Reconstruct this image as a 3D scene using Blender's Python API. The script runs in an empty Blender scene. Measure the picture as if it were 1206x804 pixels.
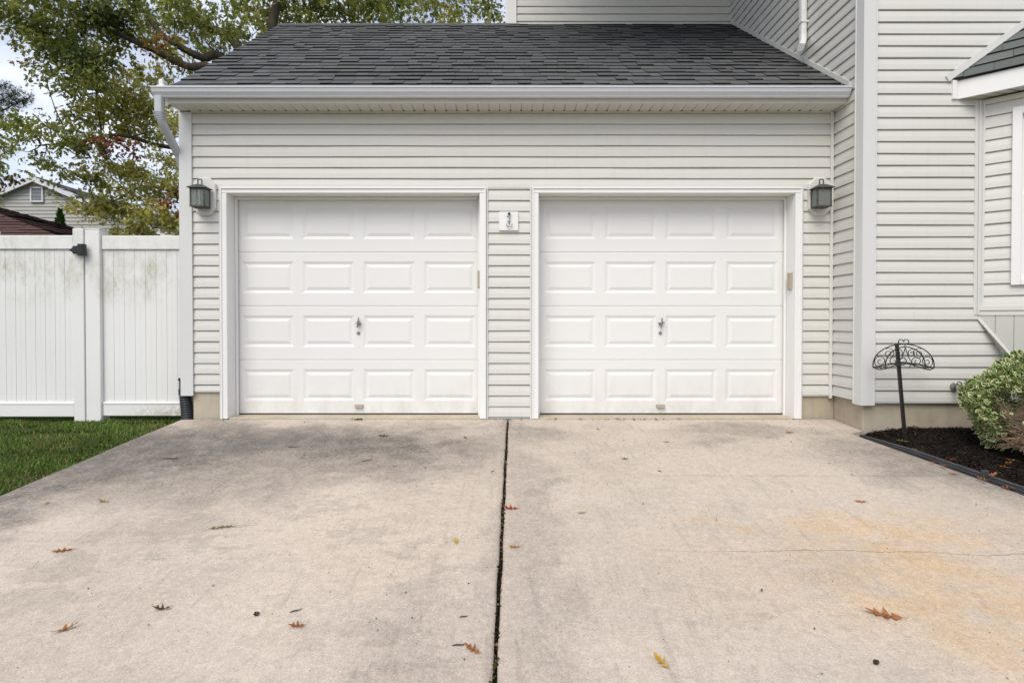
import bpy, bmesh, math, random
import numpy as np
from mathutils import Vector, Matrix
R = math.radians
rnd = random.Random(7)
nr = np.random.default_rng(11)
S = bpy.context.scene
C = S.collection

# ---------------------------------------------------------------- helpers
class MB:
    """collects faces for ONE mesh object (world coordinates)"""
    def __init__(s): s.v=[]; s.f=[]; s.c=[]
    def face(s, pts, col=None):
        i=len(s.v); s.v.extend([tuple(p) for p in pts]); s.f.append(tuple(range(i,i+len(pts)))); s.c.append(col)
    def add(s, vs, fs, col=None):
        i=len(s.v); s.v.extend([tuple(p) for p in vs]); s.f.extend([tuple(i+k for k in f) for f in fs]); s.c.extend([col]*len(fs))
    def box(s, x0,x1,y0,y1,z0,z1, bev=0.0, col=None, m=None, seg=1):
        bm=bmesh.new(); bmesh.ops.create_cube(bm,size=1)
        for v in bm.verts:
            v.co=Vector(((x0+x1)/2+v.co.x*(x1-x0),(y0+y1)/2+v.co.y*(y1-y0),(z0+z1)/2+v.co.z*(z1-z0)))
        if bev>0: bmesh.ops.bevel(bm,geom=bm.edges[:],offset=bev,segments=seg,affect='EDGES',profile=.5)
        if m is not None: bm.transform(m)
        bm.verts.index_update()
        s.add([v.co[:] for v in bm.verts],[[v.index for v in f.verts] for f in bm.faces],col); bm.free()
    def prism(s, prof, a, b, udir, col=None, caps=True):
        """profile of 3D points swept from +udir*a to +udir*b"""
        u=Vector(udir); n=len(prof)
        A=[Vector(p)+u*a for p in prof]; B=[Vector(p)+u*b for p in prof]
        fs=[(i,(i+1)%n,n+(i+1)%n,n+i) for i in range(n)]
        if caps: fs+= [tuple(range(n))[::-1], tuple(range(n,2*n))]
        s.add(A+B,fs,col)
    def tube(s, pts, r, n=8, cap=True, col=None):
        pts=[Vector(p) for p in pts]; k=len(pts)
        rs=r if isinstance(r,(list,tuple)) else [r]*k
        t0=(pts[1]-pts[0]).normalized()
        up=Vector((0,0,1)) if abs(t0.z)<.9 else Vector((1,0,0))
        nv=t0.cross(up).normalized(); vs=[]
        for i in range(k):
            t=(pts[min(i+1,k-1)]-pts[max(i-1,0)])
            t=t.normalized() if t.length>1e-9 else t0
            nv=(nv-t*nv.dot(t))
            nv=nv.normalized() if nv.length>1e-6 else t.orthogonal().normalized()
            b=t.cross(nv)
            for j in range(n):
                a=2*math.pi*j/n; vs.append(pts[i]+(nv*math.cos(a)+b*math.sin(a))*rs[i])
        fs=[(i*n+j,i*n+(j+1)%n,(i+1)*n+(j+1)%n,(i+1)*n+j) for i in range(k-1) for j in range(n)]
        if cap: fs+=[tuple(range(n))[::-1],tuple(range((k-1)*n,k*n))]
        s.add(vs,fs,col)
    def lathe(s, c, axis, prof, n=16, col=None):
        """prof: list of (distance along axis, radius)"""
        c=Vector(c); ax=Vector(axis).normalized(); p=ax.orthogonal().normalized(); q=ax.cross(p)
        vs=[c+ax*d+(p*math.cos(2*math.pi*j/n)+q*math.sin(2*math.pi*j/n))*max(r,1e-4) for d,r in prof for j in range(n)]
        k=len(prof)
        fs=[(i*n+j,i*n+(j+1)%n,(i+1)*n+(j+1)%n,(i+1)*n+j) for i in range(k-1) for j in range(n)]
        fs+=[tuple(range(n))[::-1],tuple(range((k-1)*n,k*n))]
        s.add(vs,fs,col)

def wloc(o):
    l=Vector((0,0,0))
    while o: l+=o.location; o=o.parent
    return l
def obj(name, mb, m, parent=None, smooth=False, loc=None, ang=35):
    me=bpy.data.meshes.new(name)
    off=wloc(parent) if parent else Vector((0,0,0))
    o=bpy.data.objects.new(name,me)
    if loc is not None: o.location=Vector(loc)-off; off=Vector(loc)
    v=[(p[0]-off.x,p[1]-off.y,p[2]-off.z) for p in mb.v]
    me.from_pydata(v,[],mb.f)
    if any(c is not None for c in mb.c):
        at=me.color_attributes.new('Col','FLOAT_COLOR','CORNER'); arr=[]
        for f,c in zip(mb.f,mb.c): arr.extend((list(c or (1,1,1))+[1])*len(f))
        at.data.foreach_set('color',arr)
    bm=bmesh.new(); bm.from_mesh(me); bmesh.ops.recalc_face_normals(bm,faces=bm.faces[:]); bm.to_mesh(me); bm.free()
    if smooth:
        me.shade_smooth()
        me.set_sharp_from_angle(angle=R(ang))
    me.materials.append(m); C.objects.link(o)
    if parent: o.parent=parent
    return o
def scatter(name, tv, tf, M, T, cols, m, parent=None):
    """one mesh of many small copies of template (tv verts, tf faces): M (N,3,3), T (N,3), cols (N,3) or (N,F,3)"""
    tv=np.asarray(tv,float); N=len(T); n=len(tv)
    off=np.array(wloc(parent)) if parent else np.zeros(3)
    V=np.einsum('nij,kj->nki',M,tv)+T[:,None,:]-off
    lt=np.array([len(f) for f in tf]); li=np.concatenate([np.array(f) for f in tf])
    L=(np.arange(N)[:,None]*n+li[None,:]).ravel(); tot=np.tile(lt,N)
    me=bpy.data.meshes.new(name); me.vertices.add(N*n); me.loops.add(len(L)); me.polygons.add(len(tot))
    me.vertices.foreach_set('co',V.ravel()); me.loops.foreach_set('vertex_index',L.astype(np.int32))
    me.polygons.foreach_set('loop_start',np.concatenate([[0],np.cumsum(tot)[:-1]]).astype(np.int32))
    me.polygons.foreach_set('loop_total',tot.astype(np.int32))
    me.update(calc_edges=True)
    at=me.color_attributes.new('Col','FLOAT_COLOR','CORNER')
    if cols.ndim==2: cl=np.repeat(cols,lt.sum(),axis=0)
    else: cl=np.repeat(cols.reshape(-1,3),tot,axis=0)
    at.data.foreach_set('color',np.hstack([cl,np.ones((len(cl),1))]).ravel())
    me.validate(); me.materials.append(m)
    o=bpy.data.objects.new(name,me); C.objects.link(o)
    if parent: o.parent=parent
    return o
def rotmats(yaw,pitch,roll,scale):
    cy,sy,cp,sp,cr,sr=np.cos(yaw),np.sin(yaw),np.cos(pitch),np.sin(pitch),np.cos(roll),np.sin(roll)
    z=np.zeros_like(cy); o=np.ones_like(cy)
    mk=lambda *a: np.stack(a,-1).reshape(-1,3,3)
    Z=mk(cy,-sy,z,sy,cy,z,z,z,o); X=mk(o,z,z,z,cp,-sp,z,sp,cp); Y=mk(cr,z,sr,z,o,z,-sr,z,cr)
    return (Z@X@Y)*np.asarray(scale).reshape(-1,1,1)
def tag(o,label=None,cat=None,group=None,kind=None):
    if label: o['label']=label
    if cat: o['category']=cat
    if group: o['group']=group
    if kind: o['kind']=kind
    return o
def thing(name,loc,label,cat,group=None):
    o=bpy.data.objects.new(name,None); o.location=loc; o.empty_display_size=.1; C.objects.link(o)
    return tag(o,label,cat,group)
def copy_tree(o,parent=None):
    c=o.copy(); C.objects.link(c); c.parent=parent
    for ch in list(o.children): copy_tree(ch,c)
    return c
def clip_poly(poly, a, b, c):
    """keep part of 2D poly with a*x+b*y+c>=0"""
    out=[]
    for i in range(len(poly)):
        p,q=poly[i],poly[(i+1)%len(poly)]; dp=a*p[0]+b*p[1]+c; dq=a*q[0]+b*q[1]+c
        if dp>=0: out.append(p)
        if (dp>=0)!=(dq>=0):
            t=dp/(dp-dq); out.append((p[0]+(q[0]-p[0])*t,p[1]+(q[1]-p[1])*t))
    return out
def clip_convex(poly, conv):
    n=len(conv); ar=sum(conv[i][0]*conv[(i+1)%n][1]-conv[(i+1)%n][0]*conv[i][1] for i in range(n))
    sg=1 if ar>0 else -1
    for i in range(n):
        (x0,y0),(x1,y1)=conv[i],conv[(i+1)%n]
        a,b=-(y1-y0)*sg,(x1-x0)*sg
        poly=clip_poly(poly,a,b,-(a*x0+b*y0))
        if len(poly)<3: return []
    return poly

# ---------------------------------------------------------------- node helper
class NT:
    def __init__(s,name):
        s.m=bpy.data.materials.new(name); s.m.use_nodes=True; s.t=s.m.node_tree; s.t.nodes.clear()
        s.out=s.t.nodes.new('ShaderNodeOutputMaterial'); s.tc=s.t.nodes.new('ShaderNodeTexCoord')
        s.P=s.tc.outputs['Object']
    def n(s,typ,**kw):
        nd=s.t.nodes.new('ShaderNode'+typ)
        for k,v in kw.items():
            if hasattr(nd,k) and not k[0].isupper() : setattr(nd,k,v)
            else: s.set(nd.inputs[k.replace('_',' ')],v)
        return nd
    def set(s,inp,v):
        if isinstance(v,bpy.types.NodeSocket): s.t.links.new(v,inp)
        elif isinstance(v,(tuple,list)) and len(v)==3 and inp.type=='RGBA': inp.default_value=(*v,1)
        else: inp.default_value=v
    def math(s,op,a,b=0.0,c=None,clamp=False):
        nd=s.t.nodes.new('ShaderNodeMath'); nd.operation=op; nd.use_clamp=clamp
        s.set(nd.inputs[0],a); s.set(nd.inputs[1],b)
        if c is not None: s.set(nd.inputs[2],c)
        return nd.outputs[0]
    def mp(s,scale=(1,1,1),loc=(0,0,0),rot=(0,0,0),vec=None):
        nd=s.t.nodes.new('ShaderNodeMapping'); s.t.links.new(vec or s.P,nd.inputs['Vector'])
        nd.inputs['Scale'].default_value=scale; nd.inputs['Location'].default_value=loc; nd.inputs['Rotation'].default_value=rot
        return nd.outputs[0]
    def noise(s,scale,detail=4,rough=.55,vec=None,dist=0):
        nd=s.t.nodes.new('ShaderNodeTexNoise'); s.t.links.new(vec or s.P,nd.inputs['Vector'])
        nd.inputs['Scale'].default_value=scale; nd.inputs['Detail'].default_value=detail
        nd.inputs['Roughness'].default_value=rough; nd.inputs['Distortion'].default_value=dist
        return nd.outputs['Fac']
    def vor(s,scale,feature='F1',vec=None,out='Distance'):
        nd=s.t.nodes.new('ShaderNodeTexVoronoi'); nd.feature=feature; s.t.links.new(vec or s.P,nd.inputs['Vector'])
        nd.inputs['Scale'].default_value=scale; return nd.outputs[out]
    def rng(s,v,a,b,c=0.0,d=1.0,smooth=False):
        nd=s.t.nodes.new('ShaderNodeMapRange'); nd.clamp=True
        if smooth: nd.interpolation_type='SMOOTHSTEP'
        s.set(nd.inputs[0],v)
        for i,x in enumerate((a,b,c,d)): s.set(nd.inputs[i+1],x)
        return nd.outputs[0]
    def mix(s,f,a,b,bt='MIX'):
        nd=s.t.nodes.new('ShaderNodeMix'); nd.data_type='RGBA'; nd.blend_type=bt
        s.set(nd.inputs[0],f); s.set(nd.inputs[6],a); s.set(nd.inputs[7],b); return nd.outputs[2]
    def sep(s,vec=None):
        nd=s.t.nodes.new('ShaderNodeSeparateXYZ'); s.t.links.new(vec or s.P,nd.inputs[0]); return nd.outputs
    def attr(s):
        nd=s.t.nodes.new('ShaderNodeAttribute'); nd.attribute_name='Col'; return nd.outputs['Color']
    def bump(s,h,strength=.3,dist=.01):
        nd=s.t.nodes.new('ShaderNodeBump'); s.set(nd.inputs['Height'],h); nd.inputs['Strength'].default_value=strength
        nd.inputs['Distance'].default_value=dist; return nd.outputs[0]
    def pbr(s,col,rough=.6,normal=None,metal=0,spec=.5,trans=0,sub=0,ior=1.45):
        p=s.t.nodes.new('ShaderNodeBsdfPrincipled')
        s.set(p.inputs['Base Color'],col); s.set(p.inputs['Roughness'],rough); p.inputs['Metallic'].default_value=metal
        p.inputs['Specular IOR Level'].default_value=spec; p.inputs['Transmission Weight'].default_value=trans
        p.inputs['IOR'].default_value=ior
        if normal: s.t.links.new(normal,p.inputs['Normal'])
        s.t.links.new(p.outputs[0],s.out.inputs['Surface']); return p

def m_simple(name,col,rough=.5,var=.08,scale=6,metal=0,spec=.5,bump=.0,bscale=60,stretch=(1,1,1)):
    t=NT(name); v=t.mp(stretch)
    k=t.noise(scale,5,.6,v); k2=t.noise(scale*7,3,.6,v)
    f=t.math('ADD',t.math('MULTIPLY',k,.7),t.math('MULTIPLY',k2,.3))
    lo=tuple(c*(1-var) for c in col); hi=tuple(min(1,c*(1+var)) for c in col)
    c=t.mix(t.rng(f,.3,.7),lo,hi)
    nm=t.bump(t.noise(bscale,4,.6,v),bump,.004) if bump else None
    t.pbr(c,t.rng(k2,.3,.7,rough*.9,min(1,rough*1.1)),nm,metal,spec); return t.m

def m_vinyl(name,col,grime=(.42,.40,.33),amt=.35,warm=0.0):
    t=NT(name)
    g1=t.noise(.9,5,.6,t.mp((1,1,.5))); g2=t.noise(14,4,.65,t.mp((.35,.35,1)))
    streak=t.noise(5,4,.6,t.mp((4,4,.35)))
    c=t.mix(t.rng(g1,.35,.75,0,.10),col,tuple(x*.86 for x in col))
    c=t.mix(t.rng(streak,.52,.8,0,amt*.35),c,grime)
    c=t.mix(t.rng(g2,.5,.8,0,.05),c,tuple(min(1,x*1.1) for x in col))
    grain=t.noise(30,4,.6,t.mp((.25,.25,5)))
    t.pbr(c,t.rng(g2,.3,.7,.42,.55),t.bump(grain,.10,.002),spec=.35); return t.m

M={}
M['siding']=m_vinyl('vinyl_siding_cream',(.622,.612,.567))
M['trim']=m_vinyl('cream_trim',(.64,.635,.60),amt=.2)
M['post']=m_vinyl('pale_corner_post',(.64,.64,.625),amt=.2)
M['white']=m_vinyl('white_painted_trim',(.78,.775,.755),amt=.18)
M['gutter']=m_vinyl('white_gutter_aluminium',(.61,.625,.655),amt=.5)
M['soffit']=m_vinyl('cream_soffit',(.62,.60,.55),amt=.3)

def m_door():
    t=NT('white_garage_door')
    g=t.noise(1.2,5,.6); gr=t.noise(26,4,.65,t.mp((.18,1,5)))
    z=t.sep()[2]
    c=t.mix(t.rng(g,.35,.7,0,.25),(.745,.738,.715),(.70,.692,.668))
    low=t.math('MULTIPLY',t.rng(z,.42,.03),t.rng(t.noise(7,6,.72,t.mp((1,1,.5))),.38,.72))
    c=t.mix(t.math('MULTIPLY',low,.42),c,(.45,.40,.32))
    t.pbr(c,.42,t.bump(gr,.10,.003),spec=.4); return t.m
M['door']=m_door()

def m_shingle(name,lo):
    t=NT(name); a=t.attr()
    gran=t.noise(420,3,.75); g2=t.noise(70,4,.7); big=t.noise(.8,4,.6)
    c=t.mix(t.rng(gran,.35,.7),tuple(x*.55 for x in lo),tuple(x*1.6 for x in lo))
    c=t.mix(1.0,c,a,'MULTIPLY')
    c=t.mix(t.rng(big,.4,.75,0,.35),c,tuple(x*1.45 for x in lo))
    c=t.mix(t.rng(g2,.55,.8,0,.35),c,tuple(x*.6 for x in lo))
    t.pbr(c,.93,t.bump(gran,.45,.004),spec=.2); return t.m
M['roof']=m_shingle('charcoal_asphalt_shingle',(.094,.096,.097))
M['bayroof']=m_shingle('grey_green_asphalt_shingle',(.115,.125,.118))

# driveway plane: it climbs to the garage
SL=.0688
def gz(y): return SL*y
def at(px,py):
    """photo position -> point of the driveway plane (used once to lay out leaves)"""
    t=1.299/((py-378)/640+SL); return ((px-592)*t/640, t-5.22)

def m_concrete():
    t=NT('weathered_driveway_concrete')
    wob=t.noise(2.2,5,.6); wob2=t.noise(7,5,.65)
    x,y,z=t.sep()
    dx=t.math('MULTIPLY_ADD',t.math('SUBTRACT',wob,.5),1.1,x); dy=t.math('MULTIPLY_ADD',t.math('SUBTRACT',t.noise(1.7,5,.6,t.mp(loc=(9,4,0))),.5),1.1,y)
    def blob(cx,cy,rx,ry,inner=.25):
        a=t.math('DIVIDE',t.math('SUBTRACT',dx,cx),rx); b=t.math('DIVIDE',t.math('SUBTRACT',dy,cy),ry)
        d=t.math('SQRT',t.math('ADD',t.math('MULTIPLY',a,a),t.math('MULTIPLY',b,b)))
        return t.rng(d,1.0,inner,smooth=True)
    c=t.mix(t.rng(t.noise(1.1,6,.62),.3,.7),(.57,.492,.415),(.67,.585,.50))
    # paler worn patches
    pale=blob(-.5,-2.3,1.3,1.1,.1)
    c=t.mix(t.math('MULTIPLY',pale,.40),c,(.76,.645,.53))
    c=t.mix(t.math('MULTIPLY',blob(1.4,-1.6,1.6,1.0,.1),.35),c,(.75,.65,.545))
    # dark mildew and tyre grime
    grit=t.noise(46,6,.75)
    grey=(.165,.152,.138)
    for b,k in ((blob(-2.6,-.9,1.5,1.0,.25),.98),(blob(-3.05,-1.9,.75,2.0,.3),.90),(blob(-1.15,-.85,1.6,.72,.25),.95),
                (blob(-.9,-1.45,1.1,.40,.1),.50),(blob(-1.9,-1.7,1.2,.6,.1),.58),(blob(-2.7,-2.9,.5,.9,.1),.35),(blob(-2.3,-.35,1.2,.4,.2),.5),(blob(-.30,-3.4,.45,1.1,.1),.30),(blob(.3,-.5,.6,.40,.2),.50),
                (blob(.16,-2.3,.28,2.4,.15),.30),(blob(3.05,-1.2,.9,.9,.2),.62),(blob(2.2,-.42,1.2,.30,.2),.50),(blob(1.75,-.75,.35,.18,.1),.4),
                (blob(-1.9,-3.6,.9,.7,.1),.10),(blob(.35,-1.75,.18,.24,.3),.38),(blob(3.2,-2.1,.40,1.4,.1),.35)):
        k2=t.math('MULTIPLY',b,t.math('MULTIPLY',t.rng(wob2,.25,.68,.5*k,1.15*k),t.rng(grit,.3,.62,.62,1.12)))
        c=t.mix(k2,c,grey)
    # sharper tide marks and drips inside the stained ground, pitting, one pale scratch
    tide=t.noise(3.1,7,.68,t.mp((1,1.6,1),(3,1,0))); edge=t.math('MULTIPLY',t.rng(tide,.515,.545),t.rng(t.noise(.9,3,.5,t.mp(loc=(5,2,0))),.42,.60))
    c=t.mix(t.math('MULTIPLY',edge,t.rng(x,-.2,.3,.20,.10)),c,grey)
    drip=t.noise(5.5,5,.65,t.mp((3.2,.35,1))); c=t.mix(t.math('MULTIPLY',t.rng(drip,.56,.72),.22),c,grey)
    pit=t.math('MULTIPLY',t.rng(t.vor(17),.085,.06),t.rng(t.noise(2.7,3),.50,.62)); c=t.mix(t.math('MULTIPLY',pit,.55),c,(.17,.145,.12))
    # rust tint by the shrub bed
    for b,k in ((blob(2.1,-2.35,1.1,.36,.05),.50),(blob(2.0,-3.1,.75,1.0,.1),.55),(blob(1.2,-2.2,.5,.12,.1),.35),(blob(1.5,-2.7,1.1,.8,.05),.25)):
        c=t.mix(t.math('MULTIPLY',b,t.rng(t.noise(5,5,.6),.35,.7,.18*k,.86*k)),c,(.74,.44,.13))
    # sand and aggregate grain
    fine=t.noise(160,4,.75); sp=t.vor(95); sp2=t.vor(38,out='Color'); f38=t.vor(38)
    c=t.mix(t.rng(fine,.36,.64,.0,.62),c,t.mix(1,c,(.60,.57,.54),'MULTIPLY'))
    c=t.mix(t.rng(grit,.40,.66,0,.42),c,t.mix(1,c,(.62,.59,.56),'MULTIPLY'))
    peb=t.vor(62,out='Color'); c=t.mix(t.math('MULTIPLY',t.rng(t.vor(62),.30,.18),.30),c,t.mix(1,c,t.mix(.75,peb,(.9,.9,.9)),'MULTIPLY'))
    c=t.mix(t.math('MULTIPLY',t.rng(sp,.20,.08),.45),c,(.74,.68,.60))
    dark=t.math('MULTIPLY',t.rng(f38,.13,.07),t.rng(t.noise(1.5,3),.45,.6,.1,.6))
    c=t.mix(dark,c,(.13,.115,.10))
    mott=t.noise(24,5,.7)
    c=t.mix(t.rng(mott,.40,.70,0,.55),c,t.mix(1,c,(.74,.73,.72),'MULTIPLY'))
    # broom / trowel streaks across the slab
    br=t.noise(9,4,.6,t.mp((.5,9,1)))
    c=t.mix(t.rng(br,.55,.75,0,.16),c,grey)
    # one hairline crack across the right-hand slab
    w=t.math('ADD',t.math('MULTIPLY',t.math('SUBTRACT',t.noise(2.2,3),.5),.10),t.math('MULTIPLY',t.math('SUBTRACT',t.noise(26,4,.7),.5),.035))
    dcr=t.math('ABSOLUTE',t.math('SUBTRACT',t.math('ADD',y,w),t.math('MULTIPLY_ADD',x,-.02,-2.565)))
    ck=t.math('MULTIPLY',t.rng(dcr,.0055,.0015),t.rng(x,.6,1.35))
    c=t.mix(t.math('MULTIPLY',ck,.5),c,(.10,.085,.07))
    d2=t.math('ABSOLUTE',t.math('SUBTRACT',t.math('ADD',y,w),-1.55))
    c=t.mix(t.math('MULTIPLY',t.math('MULTIPLY',t.rng(d2,.02,.004),t.rng(x,.7,1.3)),t.rng(wob2,.4,.6,.05,.4)),c,grey)
    h=t.math('ADD',t.math('MULTIPLY',fine,.6),t.math('ADD',t.math('MULTIPLY',sp,.5),t.math('MULTIPLY',ck,-1.5)))
    t.pbr(c,.88,t.bump(h,.35,.004),spec=.25); return t.m
M['concrete']=m_concrete()

def m_found():
    t=NT('poured_foundation_concrete'); x,y,z=t.sep()
    c=t.mix(t.rng(t.noise(2.5,5,.6),.3,.7),(.38,.325,.24),(.50,.44,.345))
    c=t.mix(t.rng(t.noise(4,4,.6,t.mp((3,3,.5))),.52,.75,0,.5),c,(.30,.27,.22))
    c=t.mix(t.math('MULTIPLY',t.rng(z,.0,-.12),.45),c,(.24,.19,.13))
    c=t.mix(t.rng(t.noise(1.3,4),.55,.7,0,.35),c,(.43,.43,.42))
    g=t.noise(120,4,.7)
    t.pbr(c,.9,t.bump(g,.3,.004),spec=.2); return t.m
M['found']=m_found()

def m_fence():
    t=NT('white_vinyl_fence'); t.P=t.t.nodes.new('ShaderNodeNewGeometry').outputs['Position']; x,y,z=t.sep()
    mild=t.math('MULTIPLY',t.rng(t.noise(3.2,6,.7,t.mp((1.3,1,.7))),.44,.68),t.math('MULTIPLY',t.rng(z,.95,1.45,smooth=True),t.rng(z,1.85,1.5,.35,1)))
    fine=t.noise(40,4,.7,t.mp((1,1,.4)))
    c=t.mix(t.rng(t.noise(1,4),.3,.7),(.72,.712,.685),(.77,.765,.74))
    c=t.mix(t.math('MULTIPLY',mild,t.rng(fine,.32,.62,.2,.92)),c,(.36,.36,.24))
    low=t.math('MULTIPLY',t.math('MULTIPLY',t.rng(z,.16,.03),t.rng(x,-3.9,-3.2)),t.rng(t.noise(24,5,.7),.42,.58))
    c=t.mix(t.math('MULTIPLY',low,.65),c,(.34,.28,.15))
    t.pbr(c,.45,None,spec=.4); return t.m
M['fence']=m_fence()
M['black']=m_simple('black_plastic',(.018,.019,.022),.45,.3,20)
M['iron']=m_simple('black_wrought_iron',(.016,.015,.014),.5,.35,40,bump=.2,bscale=120)
M['edging']=m_simple('black_plastic_edging',(.05,.052,.058),.38,.35,9,bump=.15)
M['drain']=m_simple('black_corrugated_drain_plastic',(.022,.024,.03),.5,.3,10)
M['bronze']=m_simple('weathered_bronze_metal',(.075,.075,.058),.65,.6,30,metal=.2,bump=.25,bscale=90)
M['steel']=m_simple('dull_steel',(.30,.30,.29),.4,.25,30,metal=.8)
M['beige']=m_simple('beige_plastic',(.40,.36,.27),.5,.06,8)
M['seal']=m_simple('black_rubber_seal',(.02,.02,.02),.7,.3,20)
M['brass']=m_simple('weathered_brass_tap',(.36,.34,.31),.42,.4,60,metal=.7,bump=.2)
M['bark']=m_simple('oak_bark',(.085,.070,.056),.95,.5,9,bump=.9,bscale=22,stretch=(3,3,.7),spec=.1)
M['twig']=m_simple('shrub_twig_bark',(.34,.235,.16),.9,.4,30,spec=.1)
M['soil']=m_simple('dark_bark_mulch',(.016,.012,.010),.95,.6,35,bump=.9,bscale=60,spec=.1)
M['road']=m_simple('asphalt_road',(.05,.05,.052),.9,.3,30,bump=.3,bscale=200)
M['lawnsoil']=m_simple('lawn_soil',(.045,.055,.018),.95,.45,12,bump=.5,bscale=50,spec=.1)
M['nsiding']=m_simple('neighbour_siding_tan',(.42,.41,.38),.6,.05,2)
M['nwhite']=m_simple('neighbour_white_trim',(.66,.68,.72),.5,.05,3)
M['shedwall']=m_simple('shed_white_wall',(.62,.62,.58),.6,.08,3)
M['ventgrey']=m_simple('grey_louvre',(.34,.36,.38),.6,.08,8)
def m_rows(name,col,ex):
    t=NT(name); a=t.attr(); g=t.noise(40,4,.7)
    c=t.mix(t.rng(g,.35,.7),tuple(x*.7 for x in col),tuple(x*1.3 for x in col)); c=t.mix(1,c,a,'MULTIPLY')
    t.pbr(c,.92,spec=.2); return t.m
M['shedroof']=m_rows('red_brown_shingle',(.085,.048,.042),.14)
M['nroof']=m_rows('neighbour_grey_shingle',(.105,.11,.125),.14)

def m_leaf(name,trans=.42,rough=.5,spec=.3):
    t=NT(name); a=t.attr(); g=t.noise(8,3,.6)
    c=t.mix(t.rng(g,.3,.7),t.mix(1,a,(.8,.8,.8),'MULTIPLY'),a)
    p=t.pbr(c,rough,spec=spec)
    if trans>0:
        tr=t.n('BsdfTranslucent'); t.set(tr.inputs['Color'],t.mix(1,c,(1.25,1.2,.7),'MULTIPLY'))
        mx=t.n('MixShader'); mx.inputs[0].default_value=trans
        t.t.links.new(p.outputs[0],mx.inputs[1]); t.t.links.new(tr.outputs[0],mx.inputs[2]); t.t.links.new(mx.outputs[0],t.out.inputs['Surface'])
    return t.m
M['leaf']=m_leaf('tree_leaf'); M['grass']=m_leaf('grass_blade',.25,.5); M['shrubleaf']=m_leaf('variegated_leaf',.15,.4,.4)
M['dryleaf']=m_leaf('dry_oak_leaf',.10,.7,.2); M['chip']=m_leaf('mulch_chip',0,.9,.1)
def m_glass(name,col,rough,trans):
    t=NT(name); g=t.noise(18,3,.6,t.mp((8,8,.6)))
    t.pbr(col,rough,t.bump(g,.3,.006),trans=trans,spec=.5); return t.m
M['lampglass']=m_glass('ribbed_lantern_glass',(.30,.325,.285),.25,.55)
M['pane']=m_simple('dark_window_glass',(.012,.016,.02),.05,.1,2,spec=.8)

# ---------------------------------------------------------------- setting: ground, road, driveway
def grid_sheet(name,x0,x1,y0,y1,nx,ny,zf,m,thick=None):
    mb=MB(); xs=np.linspace(x0,x1,nx+1); ys=np.linspace(y0,y1,ny+1)
    vs=[(x,y,zf(x,y)) for y in ys for x in xs]
    fs=[(j*(nx+1)+i,j*(nx+1)+i+1,(j+1)*(nx+1)+i+1,(j+1)*(nx+1)+i) for j in range(ny) for i in range(nx)]
    mb.add(vs,fs); return mb
def ground_z(x,y):
    return gz(max(-14,min(y,0)))-.07
gmb=MB()
ys=[-200,-60,-14,-9,-6,-4,-2,-1,0,2,6,20,80,400]; xs=[-400,-60,-20,-8,-5,-3.1,0,3.2,5,8,20,60,400]
vs=[(x,y,ground_z(x,y)-(.12 if -3.2<x<7 and y<1 else 0)) for y in ys for x in xs]; nx=len(xs)
gmb.add(vs,[(j*nx+i,j*nx+i+1,(j+1)*nx+i+1,(j+1)*nx+i) for j in range(len(ys)-1) for i in range(nx-1)])
tag(obj('ground',gmb,M['lawnsoil'],smooth=True),kind='structure')
rd=MB(); rd.face([(-200,-20,gz(-14)-.06),(200,-20,gz(-14)-.06),(200,-13.2,gz(-14)-.06),(-200,-13.2,gz(-14)-.06)])
tag(obj('road',rd,M['road']),kind='structure')

def hn(x,y,s): # cheap smooth noise
    return math.sin(x*1.7*s+y*.9*s)*.5+math.sin(x*.6*s-y*1.9*s+1.3)*.5
JX=lambda y: .05+ (y/3.45)*.078          # control joint runs slightly askew
def slab(left):
    mb=MB(); ys=list(np.linspace(-13.2,-4,12))+list(np.linspace(-3.9,-.02,60)); n=26
    rows=[]
    for y in ys:
        if left: xa,xb=-3.10+.006*hn(0,y,3),JX(y)-.009+.003*hn(1,y,9)
        else: xa,xb=JX(y)+.009+.003*hn(2,y,8),(3.07+max(0,(-.6-y))*.137-.02 if y<-.42 else 3.20)
        us=[0,0,.004,.012]+list(np.linspace(.03,.97,n))+[.988,.996,1,1]
        dz=[-.14,-.012,-.004,-.001]+[0]*n+[-.001,-.004,-.012,-.14]
        w=1/(xb-xa); us=[u if .02<u<.98 else (min(u*3*w,.02) if u<.5 else 1-min((1-u)*3*w,.02)) for u in us]
        rows.append([(xa+(xb-xa)*u,y,gz(y)+d+.0025*hn(xa+(xb-xa)*u,y,1.6)) for u,d in zip(us,dz)])
    k=len(rows[0]); mb.add([p for r in rows for p in r],[(j*k+i,j*k+i+1,(j+1)*k+i+1,(j+1)*k+i) for j in range(len(rows)-1) for i in range(k-1)])
    return mb
for left in (True,False):
    tag(obj('driveway',slab(left),M['concrete'],smooth=True,ang=60),kind='structure')
jf=MB(); yy=np.linspace(-13,-.01,80)
for a,b in zip(yy[:-1],yy[1:]):
    jf.face([(JX(a)-.03,a,gz(a)-.035),(JX(a)+.03,a,gz(a)-.035),(JX(b)+.03,b,gz(b)-.035),(JX(b)-.03,b,gz(b)-.035)])
tag(obj('joint_dirt',jf,M['soil']),kind='structure')
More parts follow.
